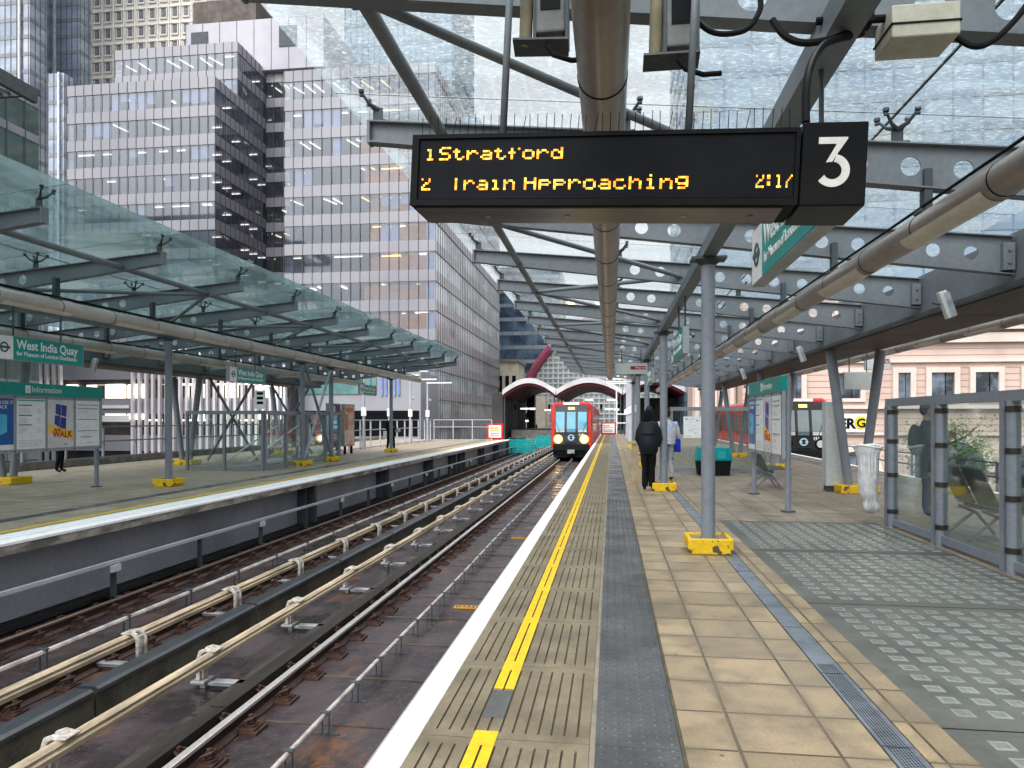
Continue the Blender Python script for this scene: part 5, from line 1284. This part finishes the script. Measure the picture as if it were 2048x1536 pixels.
def person(label, x, y, face, height, mats, lean=0, arms='down', stance=.1, coat=1.0, headfwd=0, bulk=1.0, skin=SKIN, hood=False, z=0, head_dark=False):
    """mats: top, trousers, shoes; figure faces local -Y; face = heading in degrees"""
    t = thing('person', label, 'person', (x, y, z), R(face)); s = height / 1.75
    hp = .93 * s; sh = 1.42 * s; ly = lambda zz: -lean * max(0, (zz - hp)) 
    V = []; E = []; Rd = []
    def a(p, r, par=None):
        V.append((p[0], p[1] + ly(p[2]), p[2])); Rd.append(tuple(q * s for q in r) if isinstance(r, tuple) else r * s)
        if par is not None: E.append((par, len(V) - 1))
        return len(V) - 1
    b = bulk
    pel = a((0, 0, hp), (.15 * b, .11 * b)); w_ = a((0, 0, 1.12 * s), (.145 * b, .105 * b), pel); ch = a((0, .0, 1.30 * s), (.17 * b, .12 * b), w_); nk0 = a((0, .01, 1.42 * s), (.11, .09), ch)
    nk = a((0, -.01 - headfwd * .3, 1.51 * s), .055, nk0); hd = a((0, -.02 - headfwd, 1.59 * s), .085, nk); a((0, -.015 - headfwd, 1.68 * s), .085, hd)
    for sd in (-1, 1):
        h = a((sd * .095 * s, 0, hp - .07 * s), .095 * b, pel); k = a((sd * (.10 + stance * .5) * s, -.03 * s + sd * .02, .5 * s), .07 * b, h); an = a((sd * (.10 + stance) * s, .02 * s, .09 * s), .045 * b, k); a((sd * (.11 + stance) * s, -.12 * s, .04 * s), .04, an)
        shd = a((sd * .19 * s * b, .01, sh - .03 * s), .065 * b, nk0 if False else ch)
        if arms == 'down': el = a((sd * .25 * s * b, .02, 1.13 * s), .05 * b, shd); wr = a((sd * .24 * s * b, -.08 * s, .90 * s), .034, el); hn = a((sd * .235 * s * b, -.10 * s, .83 * s), .03, wr)
        elif arms == 'pockets': el = a((sd * .27 * s * b, .07, 1.13 * s), .055 * b, shd); wr = a((sd * .19 * s * b, -.1 * s, .95 * s), .045, el); hn = wr
        else: el = a((sd * .23 * s * b, -.04, 1.12 * s), .052 * b, shd); wr = a((sd * .10 * s, -.26 * s, 1.18 * s), .035, el); hn = a((sd * .06 * s, -.31 * s, 1.22 * s), .03, wr)
    top, tr, shoe = mats
    def fm(c):
        zz = c.z / s
        if zz < .085: return 2
        if zz < hp / s - .04 * coat - (.12 if coat > 1 else 0): return 1
        if zz > 1.49: return 3
        if arms == 'down' and zz < .88 and abs(c.x) > .2 * s: return 3
        if arms == 'up' and c.y < -.27 * s - lean * .3 and zz > 1.1: return 3
        return 0
    skinmesh('body', V, E, Rd, [top, tr, shoe, skin], fm, t)
    # head details
    hy = -.02 - headfwd - lean * (1.64 * s - hp); hz = 1.635 * s
    m = blob((0, hy, hz), (.078 * s, .098 * s, .118 * s), 16, 12)
    head = m.build('head', skin, t, smooth=True)
    m = MB(); m.tube([(0, hy - .095 * s, hz + .01), (0, hy - .125 * s, hz - .025 * s), (0, hy - .1 * s, hz - .035 * s)], [.008, .016, .006], 6); m.build('nose', skin, head, smooth=True)
    m = MB(); m.disc((-.03 * s, hy - .09 * s, hz + .012), .011, 'y', .012, 8); m.disc((.03 * s, hy - .09 * s, hz + .012), .011, 'y', .012, 8); m.box(-.025 * s, .025 * s, hy - .097 * s, hy - .085 * s, hz - .062 * s, hz - .055 * s); m.build('face_feature', HAIR, head)
    for sd in (-1, 1): blob((sd * .08 * s, hy + .0, hz - .005), (.012, .022, .032), 8, 6).build('ear', skin, head, smooth=True)
    if hood:
        blob((0, hy + .02, hz + .005), (.105 * s, .13 * s, .155 * s), 18, 12, lambda v: Vector((v.x, v.y, v.z)) if v.y > -.05 else Vector((v.x * .9, -.055, v.z * .93))).build('hood', top, t, smooth=True)
    else:
        blob((0, hy + .018, hz + .022), (.088 * s, .104 * s, .118 * s), 16, 12, lambda v: Vector((v.x, v.y if v.y > -.04 or v.z > .05 else v.y * .35, v.z if v.z > -.05 or v.y > 0 else -.05))).build('hair', HAIR, t, smooth=True)
    if arms == 'down' or arms == 'up':
        for sd in (-1, 1):
            m = MB()
            if arms == 'down': base = Vector((sd * .235 * s * b, -.10 * s + ly(.82 * s), .82 * s)); dr = Vector((0, -.25, -1)); across = Vector((0, 1, -.2))
            else: base = Vector((sd * .055 * s, -.31 * s + ly(1.23 * s), 1.235 * s)); dr = Vector((-sd * .5, -.5, .8)); across = Vector((0, .6, .5))
            dr.normalize(); across.normalize()
            for q in range(4):
                p0 = base + across * (q - 1.5) * .018; l = (.065, .075, .07, .055)[q]; m.tube([p0, p0 + dr * l * .55, p0 + dr * l + across.cross(dr) * sd * .02], [.009, .008, .006], 6)
            m.tube([base - across * .03, base - across * .045 + dr * .04], [.010, .007], 6); m.build('fingers', skin, t, smooth=True)
    return t, s, hy, hz
def coat(t, mat, z0=.80, k=1.0, dy=0, name='coat', lean=0):
    m = MB(); N = 20; rg = []
    for z, a, b, q in ((z0, .20, .15, .0), (max(z0 + .06, .9), .205, .155, .0), (1.02, .20, .15, .0), (1.15, .215, .155, 0), (1.3, .235, .16, -.01), (1.40, .225, .14, -.02), (1.46, .15, .11, -.03), (1.51, .075, .085, -.03)):
        rg.append([(k * a * (1 + .025 * math.sin(3 * j + z * 11)) * math.cos(2 * math.pi * j / N), dy + q - lean * max(0, z - .93) + k * b * (1 + .035 * math.cos(4 * j + z * 17)) * math.sin(2 * math.pi * j / N), z) for j in range(N)])
    m.add([v for q in rg for v in q], [(i * N + j, i * N + (j + 1) % N, (i + 1) * N + (j + 1) % N, (i + 1) * N + j) for i in range(len(rg) - 1) for j in range(N)] + [tuple(range(N))])
    return m.build(name, mat, t, smooth=True)
p1, s, hy, hz = person('man in a black hooded coat and black trousers seen from behind, head bent', .80, 15.9, 172, 1.80, (BLK2, BLK, SHOE), lean=.16, arms='up', stance=.0, bulk=1.1, headfwd=.09, hood=True)
m = MB(); N = 20; rg = []
for z, a, b, dy in ((.80, .215, .15, .0), (.86, .245, .18, .0), (1.0, .275, .2, .0), (1.15, .29, .21, -.02), (1.3, .285, .205, -.05), (1.40, .25, .18, -.08), (1.47, .17, .14, -.11), (1.52, .10, .11, -.13)):
    rg.append([(a * (1 + .03 * math.sin(3 * k + z * 11)) * math.cos(2 * math.pi * k / N), dy + b * (1 + .04 * math.cos(4 * k + z * 17)) * math.sin(2 * math.pi * k / N), z) for k in range(N)])
m.add([v for q in rg for v in q] , [(i * N + k, i * N + (k + 1) % N, (i + 1) * N + (k + 1) % N, (i + 1) * N + k) for i in range(len(rg) - 1) for k in range(N)] + [tuple(range(N))])
m.build('jacket', BLK2, p1, smooth=True)
for sd in (-1, 1): MB().tube([(sd * .19, -.05, 1.40), (sd * .26, -.04, 1.28), (sd * .295, -.05, 1.12), (sd * .25, -.16, 1.02), (sd * .12, -.26, 1.04)], [.07, .085, .08, .07, .055], 12).build('sleeve', BLK2, p1, smooth=True)
for sd in (-1, 1): MB().tube([(sd * .10, 0, .86), (sd * .10, -.01, .62), (sd * .085, -.02, .48), (sd * .085, .01, .28), (sd * .09, .02, .10)], [.115, .105, .088, .092, .078], 12).build('trouser_leg', BLK, p1, smooth=True)
MB().box(-.2, .2, .16, .19, 1.22, 1.235).box(-.012, .012, -.01, .212, .9, .95).build('jacket_seam', BLK, p1)
blob((.03, -.15, 1.57), (.135, .16, .20), 16, 12, lambda v: Vector((v.x * (1 + max(0, -v.z) * 1.6), v.y * (1 + max(0, -v.z) * 1.2), v.z))).build('hood', BLK, p1, smooth=True)
p2, s, hy, hz = person('person in white and blue jacket standing behind the second column', 1.40, 18.6, 200, 1.80, (pm('cloth_white', (.5, .53, .58), (.2, .3, .6), 2.5, .7, p=(.5, .62)), pm('cloth_palegrey', (.36, .38, .42), (.1, .16, .3), 4, .8, p=(.5, .65)), SHOE), arms='down', stance=.02, bulk=1.15)
p1.scale = (.80, .92, 1)
coat(p2, MATS['cloth_white'], .92, 1.1, name='jacket')
MB().box(-.32, -.18, -.12, .12, .72, 1.05).build('carrier_bag', pm('bag_blue', (.01, .03, .45), None, 4, .4), p2, bevel=.02)
blob((.1, 0, .98), (.24, .17, .16), 14, 8).build('blue_jumper', MATS['bag_blue'], p2, smooth=True)
p3, s, hy, hz = person('woman in black looking at her phone and carrying bags on the far platform', -10.35, 33.3, 30, 1.70, (BLK, BLK, SHOE), arms='up', stance=.08, bulk=1.05)
coat(p3, BLK, .75, .95)
blob((.33, .05, 1.0), (.16, .1, .1), 12, 8).build('shoulder_bag', pm('bag_cream', (.55, .53, .5), (.2, .2, .2), 8, .6), p3, smooth=True)
MB().box(-.34, -.2, -.08, .1, .62, .98).build('carrier_bag', WHITE, p3, bevel=.02); MB().box(-.03, .03, -.36, -.345, 1.2, 1.32).build('phone', BLACKG, p3)
MB().box(-.07, .07, hy - .11, hy - .08, hz - .06, hz + .0).build('face_mask', WHITE, p3, bevel=.01)
p4, s, hy, hz = person('person in a dark green coat, flat cap and blue face mask behind the glass screen', 4.95, 12.25, 70, 1.80, (pm('cloth_green', (.015, .035, .035), (.01, .02, .02), 4, .8), pm('denim', (.03, .045, .07), (.02, .03, .05), 9, .8), SHOE), arms='up', stance=.03, bulk=1.1, coat=2)
coat(p4, MATS['cloth_green'], .62, 1.08)
blob((0, .17, 1.22), (.16, .10, .25), 14, 10).build('rucksack', pm('rucksack_green', (.02, .05, .045), None, 4, .7), p4, smooth=True)
blob((0, hy + .0, hz + .07), (.1, .125, .06), 14, 8).build('flat_cap', pm('cap_grey', (.12, .1, .09), (.2, .17, .15), 40, .9), p4, smooth=True)
MB().prism([(-.075, hz + .055), (.075, hz + .055), (.06, hz + .07), (-.06, hz + .07)], 'y', hy - .2, hy - .08).build('cap_peak', MATS['cap_grey'], p4, bevel=.01)
blob((0, hy - .06, hz - .05), (.068, .06, .05), 12, 8).build('face_mask', pm('mask_blue', (.06, .28, .42), None, 6, .7), p4, smooth=True)
p5, s, hy, hz = person('person in black mostly hidden behind the left information board', -15.8, 19.0, 100, 1.74, (BLK, BLK, SHOE), arms='down', stance=.02)
# small paper cup / bag held low by hooded man
t = thing('paper_bag', 'tan paper bag standing on the platform left of the hooded man', 'bag', (.55, 17.6, 0)); MB().prism([(-.1, 0), (.13, 0), (.1, .95), (-.05, .95)], 'y', -.1, .1).build('bag', pm('paper_tan', (.42, .34, .22), None, 5, .8), t); MB().box(-.16, .14, -.12, .12, .96, 1.02).build('bag_top', pm('paper_yellow', (.6, .5, .2), None, 5, .8), t)

# ------------------------------------------------------------------ every repeated piece of a part becomes a part of its own
def split_pieces(o, cap=100):
    me = o.data; nv = len(me.vertices); par = list(range(nv))
    def fd(a):
        while par[a] != a: par[a] = par[par[a]]; a = par[a]
        return a
    for e in me.edges:
        a, b = fd(e.vertices[0]), fd(e.vertices[1])
        if a != b: par[a] = b
    isl = {}
    for i in range(nv): isl.setdefault(fd(i), []).append(i)
    bb = []
    for k, vs in isl.items():
        cs = [me.vertices[i].co for i in vs]; bb.append([[min(c[j] for c in cs) - .004 for j in range(3)], [max(c[j] for c in cs) + .004 for j in range(3)], [k]])
    ch = True
    while ch:
        ch = False; out = []
        for b in bb:
            for q in out:
                if all(b[0][j] <= q[1][j] and b[1][j] >= q[0][j] for j in range(3)):
                    q[0] = [min(b[0][j], q[0][j]) for j in range(3)]; q[1] = [max(b[1][j], q[1][j]) for j in range(3)]; q[2] += b[2]; ch = True; break
            else: out.append(b)
        bb = out
    if len(bb) < 2 : return
    if len(bb) > cap: o['kind'] = 'stuff'; return
    grp = {}
    for gi, b in enumerate(bb):
        for k in b[2]: grp[k] = gi
    vg = [grp[fd(i)] for i in range(nv)]
    base = o.name.split('.')[0]; sm = [p.use_smooth for p in me.polygons]
    faces = [[] for _ in bb]
    for p in me.polygons: faces[vg[p.vertices[0]]].append(p)
    for gi in range(len(bb)):
        ids = [i for i in range(nv) if vg[i] == gi]; mp = {i: k for k, i in enumerate(ids)}
        m2 = bpy.data.meshes.new(base); m2.from_pydata([tuple(me.vertices[i].co) for i in ids], [], [[mp[v] for v in p.vertices] for p in faces[gi]])
        for mt in me.materials: m2.materials.append(mt)
        m2.polygons.foreach_set('material_index', [p.material_index for p in faces[gi]]); m2.polygons.foreach_set('use_smooth', [p.use_smooth for p in faces[gi]])
        if gi == 0: o.data = m2; first = o
        else:
            c = o.copy(); c.data = m2; COL.objects.link(c)
SPLIT = {'stiffener', 'diffuser', 'hanging_rod', 'hanger', 'post', 'pipe_support', 'fin', 'leg', 'bolt', 'foot_plate', 'stanchion', 'junction_box', 'rail_tube', 'rail_bar', 'column', 'concrete_upstand', 'rubber_cap',
         'louvre', 'lit_sign', 'white_band', 'gutter_flange', 'gutter_side', 'gutter_soffit', 'screw', 'blue_fin', 'sign_hanger', 'cable', 'brace_tube', 'beam', 'kerb', 'pier', 'seam_ring', 'wall', 'face_feature', 'shopfront', 'number_mark'}
for o in [o for o in bpy.data.objects if o.type == 'MESH' and o.parent and o.name.split('.')[0] in SPLIT]:
    if o.data.users == 1: split_pieces(o)
